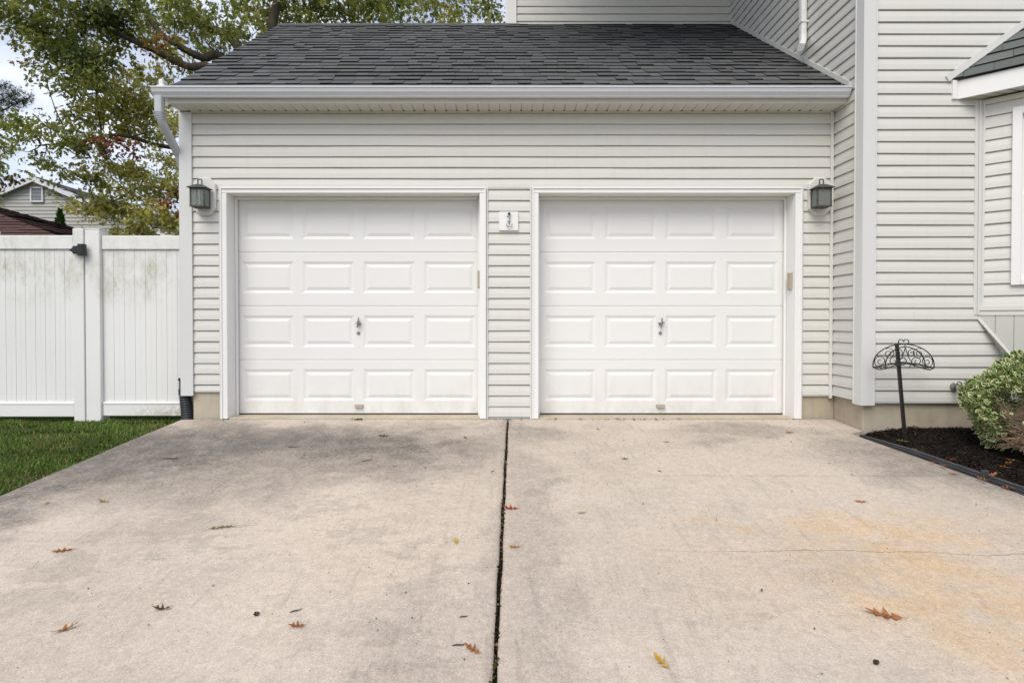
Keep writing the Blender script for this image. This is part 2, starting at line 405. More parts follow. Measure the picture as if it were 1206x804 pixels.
# crumbs of leaf and grit lying in the joint
N=900; yj=nr.uniform(-4,-.02,N); xj=np.array([JX(y) for y in yj])+nr.normal(0,.007,N)
T=np.stack([xj,yj,SL*yj-.03+nr.uniform(0,.024,N)],1); Mx=rotmats(nr.uniform(0,6.3,N),nr.normal(0,.7,N),nr.normal(0,.7,N),nr.uniform(.004,.013,N))
cc=nr.choice([0,1,2,3],N,p=[.5,.25,.15,.1]); pal=np.array([(.02,.017,.013),(.10,.065,.035),(.20,.15,.09),(.07,.09,.02)])
jc=scatter('joint_litter',[(-1,0,0),(0,-.5,.15),(1,0,0),(0,.5,.1)],[(0,1,2,3)],Mx,T,pal[cc],M['chip']); tag(jc,kind='stuff')

# ---------------------------------------------------------------- house
E=.1038; ZG=2.19
house=thing('house',(0,0,0),'cream vinyl sided house with attached two door garage and dark shingled roof','house')
NX,NY=3.167,-.44        # outer corner of the two-storey wing
TOP=6.5
def siding(mb,o,u,nrm,u0,u1,z0,z1,step=.6,e=E,zg=ZG):
    o=Vector((o[0],o[1],0)); u=Vector((u[0],u[1],0)).normalized(); n=Vector((nrm[0],nrm[1],0)).normalized()
    prof=[]
    k0=math.floor((z0-zg)/e)-1; k1=math.ceil((z1-zg)/e)+1; g=.0078
    for k in range(k0,k1):
        zb=zg+k*e
        prof+=[(-.006,zb,k),(-.006,zb+g,k),(.0125,zb+g,k),(.0145,zb+g+.004,k),(.012,zb+e*.5,k),(.003,zb+e,k)]
    out=[]
    for i in range(len(prof)-1):
        (a,za,k),(b,zb_,k2)=prof[i],prof[i+1]
        if zb_<z0 or za>z1: continue
        if za<z0: a=a+(b-a)*(z0-za)/(zb_-za) if zb_>za else a; za=z0
        if not out: out.append((a,za,k))
        if zb_>z1:
            b=a+(b-a)*(z1-za)/(zb_-za) if zb_>za else b; zb_=z1
        out.append((b,zb_,k2))
    pairs=sorted(set(k//2 for _,_,k in out))
    for pk in pairs:
        idx=[i for i,q in enumerate(out) if q[2]//2==pk]; seg=out[idx[0]:min(idx[-1]+2,len(out))]
        rs_=random.Random(pk*31+int(u1*100)); sm=[]; q_=u0+rs_.uniform(.3,3.3)
        while q_<u1-.15: sm.append(q_); q_+=3.66
        cols=[(u0+(u1-u0)*i/max(1,int((u1-u0)/step))) for i in range(max(1,int((u1-u0)/step))+1)]
        cols=[(c_,sum(c_>b for b in sm)) for c_ in cols]+[(b,j) for j,b in enumerate(sm)]+[(b,j+1) for j,b in enumerate(sm)]
        cols.sort(); L=len(seg); vs=[]
        for uu,par in cols:
            for (a,z,k) in seg:
                dz=.0013*math.sin(uu*2.1+pk*2.7)+.0009*math.sin(uu*5.3+k*1.9); da=.0010*math.sin(uu*3.3+k*4.1)+.0022*(par%2)
                if z<=z0+.001 or z>=z1-.001: dz=0
                p=o+u*uu+n*(a+da); vs.append((p.x,p.y,z+dz))
        mb.add(vs,[(i*L+j,(i+1)*L+j,(i+1)*L+j+1,i*L+j+1) for i in range(len(cols)-1) for j in range(L-1)])
# openings of the two garage doors
DA=(-2.63,-.22); DB=(.343,2.79); DZ=2.156; CW=.062; WX=-3.06
w=MB()
CT=DZ+.055
siding(w,(0,0),(1,0),(0,-1),-2.97,3.167,CT,3.02)                       # over both doors
siding(w,(0,0),(1,0),(0,-1),-2.97,DA[0]-CW,.27,CT)
siding(w,(0,0),(1,0),(0,-1),DA[1]+CW,DB[0]-CW,.0,CT)
siding(w,(0,0),(1,0),(0,-1),DB[1]+CW,3.167,.23,CT)
siding(w,(WX,0),(0,1),(-1,0),.02,4.76,.27,3.0)                          # west side wall of the garage
for z0 in np.arange(3.0,5.0,E):                                          # west gable, courses shortening under the rake
    a=(z0-3.0)/.768; b=4.78-a
    if b-a>.1: siding(w,(WX,0),(0,1),(-1,0),a+.0,b,z0,min(z0+E,5.02))
obj('wall',w,M['siding'],house)
ww=MB()
siding(ww,(NX,0),(0,1),(-1,0),NY,-.0,.23,2.92)                           # side of the wing, beside the doors
siding(ww,(NX,0),(0,1),(-1,0),NY,2.42,2.92,TOP)
siding(ww,(0,NY),(1,0),(0,-1),NX+.01,8.2,.23,TOP)                        # front of the wing
siding(ww,(0,2.40),(1,0),(0,-1),.12,NX,4.7,TOP)                          # upper storey behind the ridge
siding(ww,(.07,2.4),(0,1),(-1,0),.05,6,3.2,TOP)
obj('wall',ww,M['siding'],house)
# backing behind the siding (sheathing), keeps walls closed
bk=MB()
bk.box(WX+.02,DA[0]-.14,.02,.12,.2625,3.05); bk.box(DA[1]+.14,DB[0]-.14,.02,.12,-.1,3.05); bk.box(DB[1]+.14,NX,.02,.12,-.1,3.05)
bk.box(WX+.02,NX,.021,.12,DZ+.1,3.05)
bk.box(WX+.02,WX+.1,.121,4.74,.2625,3.0); bk.box(WX+.02,NX,4.66,4.74,-.1,3.0)
bk.box(NX+.02,8.2,NY+.02,NY+.1,.2225,TOP); bk.box(NX+.02,NX+.1,NY+.11,6,.2225,TOP); bk.box(.09,NX,2.42,2.5,3.2,TOP)
bk.box(8.1,8.2,NY+.11,6,-.3,TOP); bk.box(.09,8.2,6.0,6.1,-.3,TOP)
obj('sheathing',bk,M['trim'],house)
# corner posts and wall trim
def lpost(mb,x,y,sx,sy,w1,w2,z0,z1,t=.022):
    """L shaped corner post: legs of w1 along x and w2 along y, sx, sy point from the corner along the walls"""
    a=[(x-sx*t,y-sy*t),(x+sx*w1,y-sy*t),(x+sx*w1,y+sy*.0),(x,y),(x,y+sy*w2),(x-sx*t,y+sy*w2)]
    mb.prism([(p[0],p[1],z0) for p in a],0,z1-z0,(0,0,1))
    # raised edge beads
    for (cx,cy) in ((x+sx*w1,y-sy*t),(x-sx*t,y+sy*w2)):
        mb.box(cx-.006,cx+.006,cy-.006,cy+.006,z0+.002,z1-.002,.002)
cp=MB(); lpost(cp,WX,0,1,1,.092,.09,.225,2.985,.024); obj('corner_post',cp,M['post'],house)
cp=MB(); lpost(cp,NX,NY,1,1,.088,.085,.20,4.62,.024); obj('corner_post',cp,M['post'],house)
cp=MB(); lpost(cp,NX,NY,1,1,.086,.083,4.628,TOP,.022); obj('corner_post',cp,M['post'],house)
cp=MB(); lpost(cp,.07,2.40,1,1,.115,.09,4.6,TOP,.024); obj('corner_post',cp,M['white'],house)
jc_=MB(); jc_.box(NX-.040,NX-.012,-.030,-.006,.20,2.93,.004); obj('inner_corner_trim',jc_,M['trim'],house)
# J-channel around the openings
for (a,b) in (DA,DB):
    for x0 in (a-CW-.020,b+CW+.002):
        jt=MB(); jt.box(x0,x0+.018,-.022,.004,.0,CT+.004,.003); obj('opening_trim',jt,M['trim'],house)
# starter strip shading lip under the siding
for x0,x1,yy,z0 in ((-2.96,DA[0]-CW-.022,0,.258),(DB[1]+CW+.022,NX-.042,0,.218),(NX+.09,8.1,NY-.002,.218)):
    st=MB(); st.box(x0,x1,yy-.010,yy+.01,z0,z0+.0115,.002); obj('starter_strip',st,M['trim'],house)
# foundation
fd=MB()
fd.box(-2.985,DA[0]-CW-.002,.012,.25,-.35,.262,.006); fd.box(-2.985,-2.8,.2501,4.7,-.35,.262)
obj('foundation',fd,M['found'],house)
fd=MB(); fd.box(DB[1]+CW-.03,NX+.03,.012,.25,-.35,.222,.006)
fd.box(NX+.025,8.1,NY+.025,NY+.25,-.45,.222,.006); fd.box(NX+.0251,NX+.25,NY+.2501,.0119,-.45,.221,.004)
obj('foundation',fd,M['found'],house)
# door sills (concrete lip under each door)
for (a,b) in (DA,DB):
    sl=MB(); sl.box(a-.002,b+.002,-.016,.30,-.06,.012,.006); obj('door_sill',sl,M['found'],house)

# casings
for (a,b) in (DA,DB):
    c=MB(); y0,y1=-.034,.01
    zb=.004
    c.box(a-CW,a,y0,y1,zb,DZ,.004); c.box(b,b+CW,y0,y1,zb,DZ,.004); c.box(a-CW,b+CW,y0-.001,y1,DZ+.0005,DZ+CW-.008,.004)
    c.box(a-CW,a-CW+.016,y0-.009,y0+.001,zb,DZ+CW-.012,.003); c.box(b+CW-.016,b+CW,y0-.009,y0+.001,zb,DZ+CW-.012,.003); c.box(a-CW,b+CW,y0-.011,y0+.001,DZ+CW-.022,DZ+CW-.006,.003)
    # reveals
    c.box(a-.06,a-.0005,y1+.0005,.20,zb+.002,DZ,.002); c.box(b+.0005,b+.06,y1+.0005,.20,zb+.002,DZ,.002); c.box(a-.06,b+.06,y1+.0005,.20,DZ+.0008,DZ+.05,.002)
    # weather stop mouldings
    c.box(a,a+.022,.125,.150,zb+.004,DZ-.002,.004); c.box(b-.022,b,.125,.150,zb+.004,DZ-.002,.004); c.box(a+.0225,b-.0225,.125,.150,DZ-.024,DZ-.001,.004)
    obj('door_casing',c,M['white'],house)

def garage_door(a,b):
    y=.166; mb=MB(); sec=.533; zb=.022; cx=(a+b)/2
    xl,xr=a-.01,b+.01
    px=[cx+(i-1.5)*.6 for i in range(4)]; hw=.257
    for k in range(4):
        z0=zb+k*sec+.0022; z1=zb+(k+1)*sec-.0022
        pz0,pz1=z0+.125,z0+.44
        xsb=[xl]+[v for p in px for v in (p-hw,p+hw)]+[xr]
        V=lambda x,z,d: (x,y+d,z)
        for i in range(len(xsb)-1):
            x0,x1=xsb[i],xsb[i+1]
            if i%2==0:
                mb.face([V(x0,z0+.004,0),V(x1,z0+.004,0),V(x1,z1-.004,0),V(x0,z1-.004,0)])
            else:
                mb.face([V(x0,z0+.004,0),V(x1,z0+.004,0),V(x1,pz0,0),V(x0,pz0,0)]); mb.face([V(x0,pz1,0),V(x1,pz1,0),V(x1,z1-.004,0),V(x0,z1-.004,0)])
                rings=[(0,0),(.006,.0015),(.026,.0078),(.033,.0078),(.058,.0016),(.062,.001)]
                R_=[[V(x0+t,pz0+t,d),V(x1-t,pz0+t,d),V(x1-t,pz1-t,d),V(x0+t,pz1-t,d)] for t,d in rings]
                for p,q in zip(R_[:-1],R_[1:]):
                    for s_ in range(4): mb.face([p[s_],p[(s_+1)%4],q[(s_+1)%4],q[s_]])
                mb.face(R_[-1])
        # rounded tongue-and-groove edges
        mb.face([V(xl,z0,.006),V(xr,z0,.006),V(xr,z0+.004,0),V(xl,z0+.004,0)]); mb.face([V(xl,z1-.004,0),V(xr,z1-.004,0),V(xr,z1,.006),V(xl,z1,.006)])
        if k<3: mb.face([V(xl,z1,.006),V(xr,z1,.006),V(xr,z1+.0044,.006),V(xl,z1+.0044,.006)])
    mb.box(xl,xr,y+.012,y+.05,zb,zb+4*sec)
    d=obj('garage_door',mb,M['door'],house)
    s_=MB(); s_.box(xl+.011,xr-.011,y+.004,y+.03,.0125,zb-.0005,.003); obj('bottom_seal',s_,M['seal'],d)
    h=MB(); hz=zb+2*sec-.187+.02
    h.lathe((cx,y,hz),(0,-1,0),[(0,.024),(.004,.024),(.006,.020),(.012,.012),(.028,.010)],14)
    h.tube([(cx+.006,y-.030,hz+.052),(cx+.003,y-.034,hz+.02),(cx-.001,y-.034,hz-.01),(cx-.006,y-.030,hz-.045)],[.007,.010,.010,.007],8)
    h.tube([(cx-.032,y-.026,hz-.002),(cx+.032,y-.026,hz+.004)],.006,8)
    obj('handle',h,M['steel'],d,smooth=True)
    lk=MB(); lk.lathe((cx-.004,y,hz-.10),(0,-1,0),[(0,.017),(.006,.017),(.010,.013),(.013,.012)],14); lk.box(cx-.006,cx-.002,y-.0145,y-.0125,hz-.108,hz-.092)
    obj('lock_cylinder',lk,M['steel'],d,smooth=True)
    pl=MB(); pz=zb+.068
    pl.box(cx-.045,cx+.045,y-.006,y,pz-.008,pz+.024,.003); pl.box(cx-.040,cx+.040,y-.032,y-.0062,pz-.004,pz+.006,.004,seg=2)
    obj('pull_handle',pl,M['beige'],d)
garage_door(*DA); garage_door(*DB)

# ---- roofs
def shingles(mb,o,ud,vd,poly,ex,wmin,wmax,rs,base=True):
    """laminated shingles on the plane o + ud*u + vd*v clipped to a convex outline; each tab is a real thin slab"""
    o=Vector(o); ud=Vector(ud).normalized(); vd=Vector(vd).normalized(); n=ud.cross(vd).normalized()
    if n.z<0: n=-n
    us=[p[0] for p in poly]; vs=[p[1] for p in poly]; P=lambda u,v,h: o+ud*u+vd*v+n*h
    if base: mb.face([P(u,v,0) for u,v in poly],(.6,.6,.6))
    v=min(vs); r=0
    while v<max(vs):
        u=min(us)-rs.uniform(0,wmax)
        while u<max(us):
            w_=rs.uniform(wmin,wmax); hi=rs.random()<.55
            t=rs.uniform(.016,.020) if hi else rs.uniform(.009,.013)
            dv=rs.uniform(-.003,.003)
            q=clip_convex([(u,v+dv),(u+w_,v+dv),(u+w_,v+ex+.004),(u,v+ex+.004)],poly)
            if q:
                g=rs.uniform(.86,1.16); b=rs.uniform(-.03,.03); col=(g*(1-b*.6),g,g*(1+b))
                # lower edge stands proud, upper edge tucks under the next row
                top=[P(a,c,t*(1-(c-v)/ex*.75)+.001) for a,c in q]
                mb.face(top,col)
                for i in range(len(q)):
                    (a,c),(a2,c2)=q[i],q[(i+1)%len(q)]
                    mb.face([P(a,c,0),P(a2,c2,0),top[(i+1)%len(q)],top[i]],tuple(x*.20 for x in col))  # tab edges coloured darker, painting in the shadow line of each row
            u+=w_+.003
        v+=ex; r+=1
PT=.768; pl_=math.hypot(1,PT); EY=-.235; EZ=3.053
RY=2.34; slope_len=(RY-EY)*pl_
rf=MB(); rs=random.Random(3)
shingles(rf,(-3.07,EY,EZ),(1,0,0),(0,1,PT),[(0,0),(6.232,0),(6.232,slope_len),(0,slope_len)],.1435,.09,.22,rs)
RZ=EZ+PT*(RY-EY)
shingles(rf,(-3.07,RY+(RY-EY),EZ),(1,0,0),(0,-1,PT),[(0,0),(3.2,0),(3.2,slope_len),(0,slope_len)],.286,.3,.6,rs)
# ridge caps
x=-3.07
while x<.05:
    g=rs.uniform(.8,1.3)
    for s_ in (-1,1): rf.face([(x,RY,RZ+.022),(x+.30,RY,RZ+.016),(x+.30,RY+s_*.13,RZ+.016-.13*PT),(x,RY+s_*.13,RZ+.022-.13*PT)],(g,g,g))
    x+=.143
roof=obj('roof',rf,M['roof'],house)
rb=MB()   # deck, rake boards
rb.prism([(0,EY,EZ-.004),(0,RY,RZ-.004),(0,RY+(RY-EY),EZ-.004),(0,RY+(RY-EY),EZ-.05),(0,RY,RZ-.05),(0,EY,EZ-.05)],-3.055,NX-.02,(1,0,0))
obj('roof_deck',rb,M['white'],roof)
rk=MB()
for s_,y0 in ((1,EY),(-1,2*RY-EY)):
    rk.prism([(-3.060,y0,EZ-.01),(-3.060,RY,RZ-.01),(-3.060,RY,RZ-.15),(-3.060,y0,EZ-.15)],-.022,0,(1,0,0))
rk.box(-3.100,-3.058,-.305,-.225,3.04,3.118,.008); rk.box(-3.115,-3.040,-.312,-.285,3.04,3.062,.006)     # returned end of the rake trim
obj('rake_board',rk,M['white'],roof)
# fascia, soffit
fc=MB(); fc.box(-3.08,NX-.012,-.222,-.205,2.930,3.045,.003); fc.box(-3.08,NX-.012,-.2235,-.2215,2.932,2.942); obj('fascia',fc,M['soffit'],house)
sf=MB(); x=-3.075
while x<NX-.03:
    x2=min(x+.1016,NX-.02); sf.box(x+.0022,x2-.0022,-.2045,-.004,2.936,2.945,.0018); x+=.1016
sf.box(-3.075,NX-.02,-.2045,-.004,2.948,2.953); sf.box(-3.075,NX-.02,-.024,-.004,2.928,2.9355)
obj('soffit',sf,M['soffit'],house)
for i in range(60):
    x=-3.075+(i+1)*.1016; vh=MB(); vh.box(x-.007,x+.007,-.045,-.026,2.9345,2.9375); obj('soffit_vent',vh,M['seal'],house)
# K-style gutter
gp=[(-.2245,3.046),(-.2245,2.972),(-.275,2.968),(-.281,2.980),(-.289,2.990),(-.302,3.004),(-.309,3.026),(-.310,3.036),(-.318,3.038),(-.318,3.050),(-.303,3.050),(-.301,3.034),(-.292,3.006),(-.275,2.988),(-.270,2.978),(-.232,2.980),(-.232,3.046)]
gt=MB(); n=len(gp); A=[(-3.165,y,z) for y,z in gp]; B=[(NX-.030,y,z) for y,z in gp]
gt.add(A+B,[(i,(i+1)%n,n+(i+1)%n,n+i) for i in range(n)])
for xx in (-3.166,NX-.029):
    gt.face([(xx,y,z) for y,z in gp[:10]]); 
gutter=obj('gutter',gt,M['gutter'],house)
def downspout(path,wd=.070,dp=.054,n=12):
    mb=MB(); pts=[Vector(p) for p in path]
    # rounded rectangular pipe swept along the path
    prof=[]
    for j in range(16):
        a=2*math.pi*j/16; ca,sa=math.cos(a),math.sin(a); r=(abs(ca)**4+abs(sa)**4)**-.25; prof.append((ca*r*wd/2,sa*r*dp/2))
    vs=[]
    for i,p in enumerate(pts):
        t=(pts[min(i+1,len(pts)-1)]-pts[max(i-1,0)]).normalized()
        sx=Vector((1,0,0)); sx=(sx-t*sx.dot(t)).normalized(); sy=t.cross(sx)
        vs+= [p+sx*a+sy*b for a,b in prof]
    k=16; mb.add(vs,[(i*k+j,i*k+(j+1)%k,(i+1)*k+(j+1)%k,(i+1)*k+j) for i in range(len(pts)-1) for j in range(k)])
    mb.face(vs[:k]); mb.face(vs[-k:])
    return mb
pth=[(-3.115,-.27,2.975),(-3.115,-.27,2.86)]
for i in range(1,9):
    a=i/8*R(52); pth.append((-3.115+.006*i/8,-.27+.11*(1-math.cos(a))+0.0,2.86-.11*math.sin(a)-.004*i))
y_,z_=pth[-1][1],pth[-1][2]
pth+=[(-3.108,y_+.30*math.sin(R(52)),z_-.34*math.cos(R(52))),(-3.108,.085,z_-.34),(-3.108,.085,.38)]
ds=downspout(pth)
for z in (2.79,): ds.box(-3.158,-3.070,-.262,-.196,z-.004,z+.004,.002)
for i in range(5):  # elbow crimps
    q=Vector(pth[3+i]); ds.box(q.x-.042,q.x+.042,q.y-.032,q.y+.032,q.z-.003,q.z+.003,.002)
obj('downspout',ds,m_vinyl('grey_white_downspout',(.47,.49,.52),amt=.5),gutter)
pth=[(NX-.055,.40,TOP),(NX-.055,.40,3.98)]
d2=downspout([(NX-.052,.46,TOP),(NX-.052,.46,3.90),(NX-.058,.445,3.84),(NX-.085,.40,3.785),(NX-.13,.33,3.73),(NX-.17,.28,3.69)],.06,.075)
d2.box(NX-.09,NX-.008,.415,.505,4.02,4.04,.003); d2.box(NX-.09,NX-.008,.415,.505,5.1,5.12,.003)
obj('downspout',d2,M['white'],house)
# step flashing where the garage roof meets the wing
fl=MB(); n_=16
fl.prism([(NX-.018,EY-.02,EZ+.014),(NX-.018,RY,RZ+.014),(NX-.018,RY,RZ+.066),(NX-.018,EY-.02,EZ+.066)],-.002,.016,(1,0,0))
obj('wall_flashing',fl,M['siding'],house)
# main roof over the two-storey wing (above the frame)
mr=MB(); mr.prism([(0,NY-.35,TOP-.02),(0,2.9,TOP+2.0),(0,6.45,TOP-.02),(0,6.45,TOP+.06),(0,2.9,TOP+2.1),(0,NY-.35,TOP+.06)],.06,8.5,(1,0,0),(1,1,1))
obj('roof',mr,M['roof'],house)

# ---- bay window on the wing
LB=.82; ca,sa=math.cos(R(42)),math.sin(R(42)); B0=Vector((4.19,NY,0)); B1=Vector((4.19+ca*LB,NY-sa*LB,0)); WF=1.75
cxb=B1.x+WF/2; mir=lambda p: Vector((2*cxb-p.x,p.y,p.z))
BZ0,BZ1=1.02,2.875
bw=MB()
nL=(-sa,-ca); nR=(sa,-ca)
WT0,WT1,WZ0,WZ1=.20,.66,1.245,2.745          # window on the angled face (distance along it)
siding(bw,(B0.x,B0.y),(ca,-sa),nL,.02,WT0,BZ0+.055,BZ1-.01); siding(bw,(B0.x,B0.y),(ca,-sa),nL,WT1,LB,BZ0+.055,BZ1-.01)
siding(bw,(B0.x,B0.y),(ca,-sa),nL,WT0,WT1,BZ0+.055,WZ0); siding(bw,(B0.x,B0.y),(ca,-sa),nL,WT0,WT1,WZ1,BZ1-.01)
FW0,FW1=.12,WF-.12
siding(bw,(B1.x,B1.y),(1,0),(0,-1),0,FW0,BZ0+.055,BZ1-.01); siding(bw,(B1.x,B1.y),(1,0),(0,-1),FW1,WF,BZ0+.055,BZ1-.01)
siding(bw,(B1.x,B1.y),(1,0),(0,-1),FW0,FW1,BZ0+.055,WZ0); siding(bw,(B1.x,B1.y),(1,0),(0,-1),FW0,FW1,WZ1,BZ1-.01)
B2=mir(B1); siding(bw,(B2.x,B2.y),(ca,sa),nR,0,LB,BZ0+.055,BZ1-.01)
bay=obj('bay_window',bw,M['siding'],house)
bt=MB()
def along(o,u,n,t0,t1,d0,d1,z0,z1,mb,bev=.003):
    o=Vector(o); u=Vector((u[0],u[1],0)); n=Vector((n[0],n[1],0))
    m=Matrix(((u.x,n.x,0,o.x),(u.y,n.y,0,o.y),(0,0,1,0),(0,0,0,1)))
    mb.box(t0,t1,d0,d1,z0,z1,bev,m=m)
faces=[(B0,(ca,-sa),nL,LB),(B1,(1,0),(0,-1),WF),(B2,(ca,sa),nR,LB)]
for o,u,n,L in faces:
    along(o,u,n,-.01,L+.01,-.02,.030,BZ0+.010,BZ0+.054,bt); along(o,u,n,-.01,L+.01,-.02,.022,BZ0-.032,BZ0+.0095,bt)
    along(o,u,n,-.012,.012,-.005,.020,BZ0+.055,BZ1-.012,bt); 
along(B0,(ca,-sa),nL,.012,.030,-.004,.016,BZ0+.055,BZ1-.012,bt)
bt.box(B0.x-.062,B0.x-.034,NY-.020,NY+.002,BZ0-.03,BZ1-.012,.004); bt.box(B0.x-.033,B0.x-.014,NY-.026,NY+.002,BZ0-.03,BZ1-.012,.004)
obj('trim',bt,M['trim'],bay)
wn=MB(); pn=MB()
def window(o,u,n,t0,t1,z0,z1,cols,fr,pa):
    c=.062
    along(o,u,n,t0,t0+c,-.01,.036,z0,z1,fr); along(o,u,n,t1-c,t1,-.01,.036,z0,z1,fr)
    along(o,u,n,t0+c,t1-c,-.01,.035,z1-c,z1,fr); along(o,u,n,t0+c,t1-c,-.01,.040,z0,z0+.05,fr)
    a,b,zb,zt=t0+c,t1-c,z0+.05,z1-c; zm=(zb+zt)/2
    for s0,s1,dd in ((zb,zm+.02,.002),(zm-.02,zt,-.012)):
        along(o,u,n,a,a+.028,dd-.02,dd+.012,s0,s1,fr,.002); along(o,u,n,b-.028,b,dd-.02,dd+.012,s0,s1,fr,.002)
        along(o,u,n,a+.028,b-.028,dd-.02,dd+.011,s0,s0+.034,fr,.002); along(o,u,n,a+.028,b-.028,dd-.02,dd+.011,s1-.034,s1,fr,.002)
        for k in range(1,cols): 
            q=a+(b-a)*k/cols; along(o,u,n,q-.007,q+.007,dd-.012,dd+.004,s0+.034,s1-.034,fr,.001)
        q=(s0+s1)/2; along(o,u,n,a+.028,b-.028,dd-.0125,dd+.003,q-.007,q+.007,fr,.001)
    along(o,u,n,a,b,-.045,-.030,zb,zt,pa,0)
window(B0,(ca,-sa),nL,WT0,WT1,WZ0,WZ1,2,wn,pn); window(B1,(1,0),(0,-1),FW0,FW1,WZ0,WZ1,4,wn,pn)
obj('window_frame',wn,M['white'],bay); obj('window_pane',pn,M['pane'],bay)
# bay eaves
OV=.165
def offs(z,d=0):
    k=OV+d
    a0=Vector((B0.x,B0.y,z))+Vector((nL[0],nL[1],0))*k; dirn=Vector((ca,-sa,0))
    tA=(NY-.004-a0.y)/dirn.y; A=a0+dirn*tA
    yF=B1.y-k; tE=(yF-a0.y)/dirn.y; Ee=a0+dirn*tE
    return [A,Ee,mir(Ee),mir(A)]
fz0,fz1=2.872,3.030
o0,o1=offs(fz0),offs(fz0,-.02)
fb=MB()
for i in range(3):
    a,b,c,d=o0[i],o0[i+1],o1[i+1],o1[i]; h=Vector((0,0,fz1-fz0))
    fb.add([a,b,c,d,a+h,b+h,c+h,d+h],[(0,1,2,3),(4,5,6,7),(0,1,5,4),(1,2,6,5),(2,3,7,6),(3,0,4,7)])
fb.box(o0[0].x-.030,o0[0].x+.010,NY-.030,NY-.003,fz0-.002,fz1+.004,.003)
obj('fascia',fb,M['white'],bay)
sb=MB(); zS=fz0+.018
s0_=[Vector((p.x,p.y,zS)) for p in o1]; wl=[Vector((B0.x,NY,zS)),Vector((B1.x,B1.y,zS)),Vector((B2.x,B2.y,zS)),mir(Vector((B0.x,NY,zS)))]
for i in range(3):
    k=max(1,int((s0_[i+1]-s0_[i]).length/.1))
    for j in range(k):
        f0,f1=j/k+.012,(j+1)/k-.012
        q=[s0_[i].lerp(s0_[i+1],f0),s0_[i].lerp(s0_[i+1],f1),wl[i].lerp(wl[i+1],f1),wl[i].lerp(wl[i+1],f0)]
        sb.add(q+[p+Vector((0,0,-.010)) for p in q],[(0,1,2,3),(4,5,6,7),(0,1,5,4),(1,2,6,5),(2,3,7,6),(3,0,4,7)])
    sb.face([s0_[i]+Vector((0,0,.003)),s0_[i+1]+Vector((0,0,.003)),wl[i+1]+Vector((0,0,.003)),wl[i]+Vector((0,0,.003))])
obj('soffit',sb,M['soffit'],bay)
ev=offs(fz1+.006,.02); pit=1.08
dF=(NY-.004)-ev[1].y; zW=fz1+.006+dF*pit; dW=dF
XW=ev[0].x+dW/sa      # where the side plane reaches that height along the wall
Wp=Vector((XW,NY-.004,zW)); Wq=mir(Wp)
br=MB(); rs2=random.Random(9)
def plane_shingle(pts,eave_a,eave_b):
    u=(eave_b-eave_a).normalized(); nrm=(pts[1]-pts[0]).cross(pts[2]-pts[0]).normalized(); v=nrm.cross(u)
    if v.z<0: v=-v
    poly=[((p-eave_a).dot(u),(p-eave_a).dot(v)) for p in pts]
    shingles(br,eave_a,u,v,poly,.143,.18,.34,rs2)
plane_shingle([ev[0],ev[1],Wp],ev[0],ev[1]); plane_shingle([ev[1],ev[2],Wq,Wp],ev[1],ev[2]); plane_shingle([ev[2],ev[3],Wq],ev[2],ev[3])
obj('roof',br,M['bayroof'],bay)
bf=MB(); d_=(Wp-ev[0]).normalized(); up=Vector((-d_.z,0,d_.x)).normalized(); 
if up.z<0: up=-up
for p,q in ((ev[0],Wp),(Wq,ev[3])):
    dd=(q-p).normalized(); u_=Vector((-dd.z,0,dd.x)); u_=-u_ if u_.z<0 else u_
    a=p-dd*.03; q=q+dd*.03
    bf=MB(); bf.prism([a+u_*.008,q+u_*.008,q+u_*.062,a+u_*.062],-.022,-.012,(0,1,0)); obj('flashing',bf,M['trim'],bay)
# boarded skirt that tapers back to the wall under the bay
SKZ=.28; Q0=Vector((4.60,NY-.24,SKZ)); Q1=mir(Q0)
T0=Vector((B0.x-.02,NY-.004,BZ0-.03)); T1=Vector((B1.x,B1.y-.0,BZ0-.03)); T2=mir(T1); T3=mir(T0)
sk=MB()
def boards(pts,hd):
    pts=[Vector(p) for p in pts]; nrm=(pts[1]-pts[0]).cross(pts[2]-pts[0]).normalized()
    if nrm.y>0: nrm=-nrm
    u=Vector(hd).normalized(); v=nrm.cross(u)
    if v.z<0: v=-v
    poly=[((p-pts[0]).dot(u),(p-pts[0]).dot(v)) for p in pts]; P=lambda a,h: pts[0]+u*a[0]+v*a[1]+nrm*h
    sk.face([P(a,-.008) for a in poly])
    x0=min(a[0] for a in poly); x1=max(a[0] for a in poly); z0=min(a[1] for a in poly)-1; z1=max(a[1] for a in poly)+1
    while x0<x1:
        for (w0,w1,h) in ((.0,.118,0),):
            q=clip_convex([(x0+w0+.003,z0),(x0+w1-.003,z0),(x0+w1-.003,z1),(x0+w0+.003,z1)],poly)
            if q:
                sk.face([P(a,h) for a in q])
                for i in range(len(q)): sk.face([P(q[i],h),P(q[(i+1)%len(q)],h),P(q[(i+1)%len(q)],-.008),P(q[i],-.008)])
        x0+=.118
boards([T0,T1,Q0],(ca,-sa,0)); boards([T1,T2,Q1,Q0],(1,0,0)); boards([T2,T3,Q1],(ca,sa,0))
sk.face([T0,Q0,(Q0.x,NY-.002,SKZ)]); sk.face([T3,Q1,(Q1.x,NY-.002,SKZ)])
for a,b in ((T0,Q0),(Q1,T3)):
    dd=(b-a).normalized(); u_=Vector((-dd.z,0,dd.x)); u_=-u_ if u_.z<0 else u_
    vv=u_.cross(dd).normalized(); vv=-vv if vv.y>0 else vv
    sk.add([a+u_*q_+vv*w_ for a_ in (a-dd*.01,b) for a in (a_,) for q_,w_ in ((-.022,.004),(.018,.004),(.018,-.010),(-.022,-.010))],[(0,1,2,3),(4,5,6,7),(0,1,5,4),(1,2,6,5),(2,3,7,6),(3,0,4,7)])
obj('skirt',sk,M['siding'],bay)

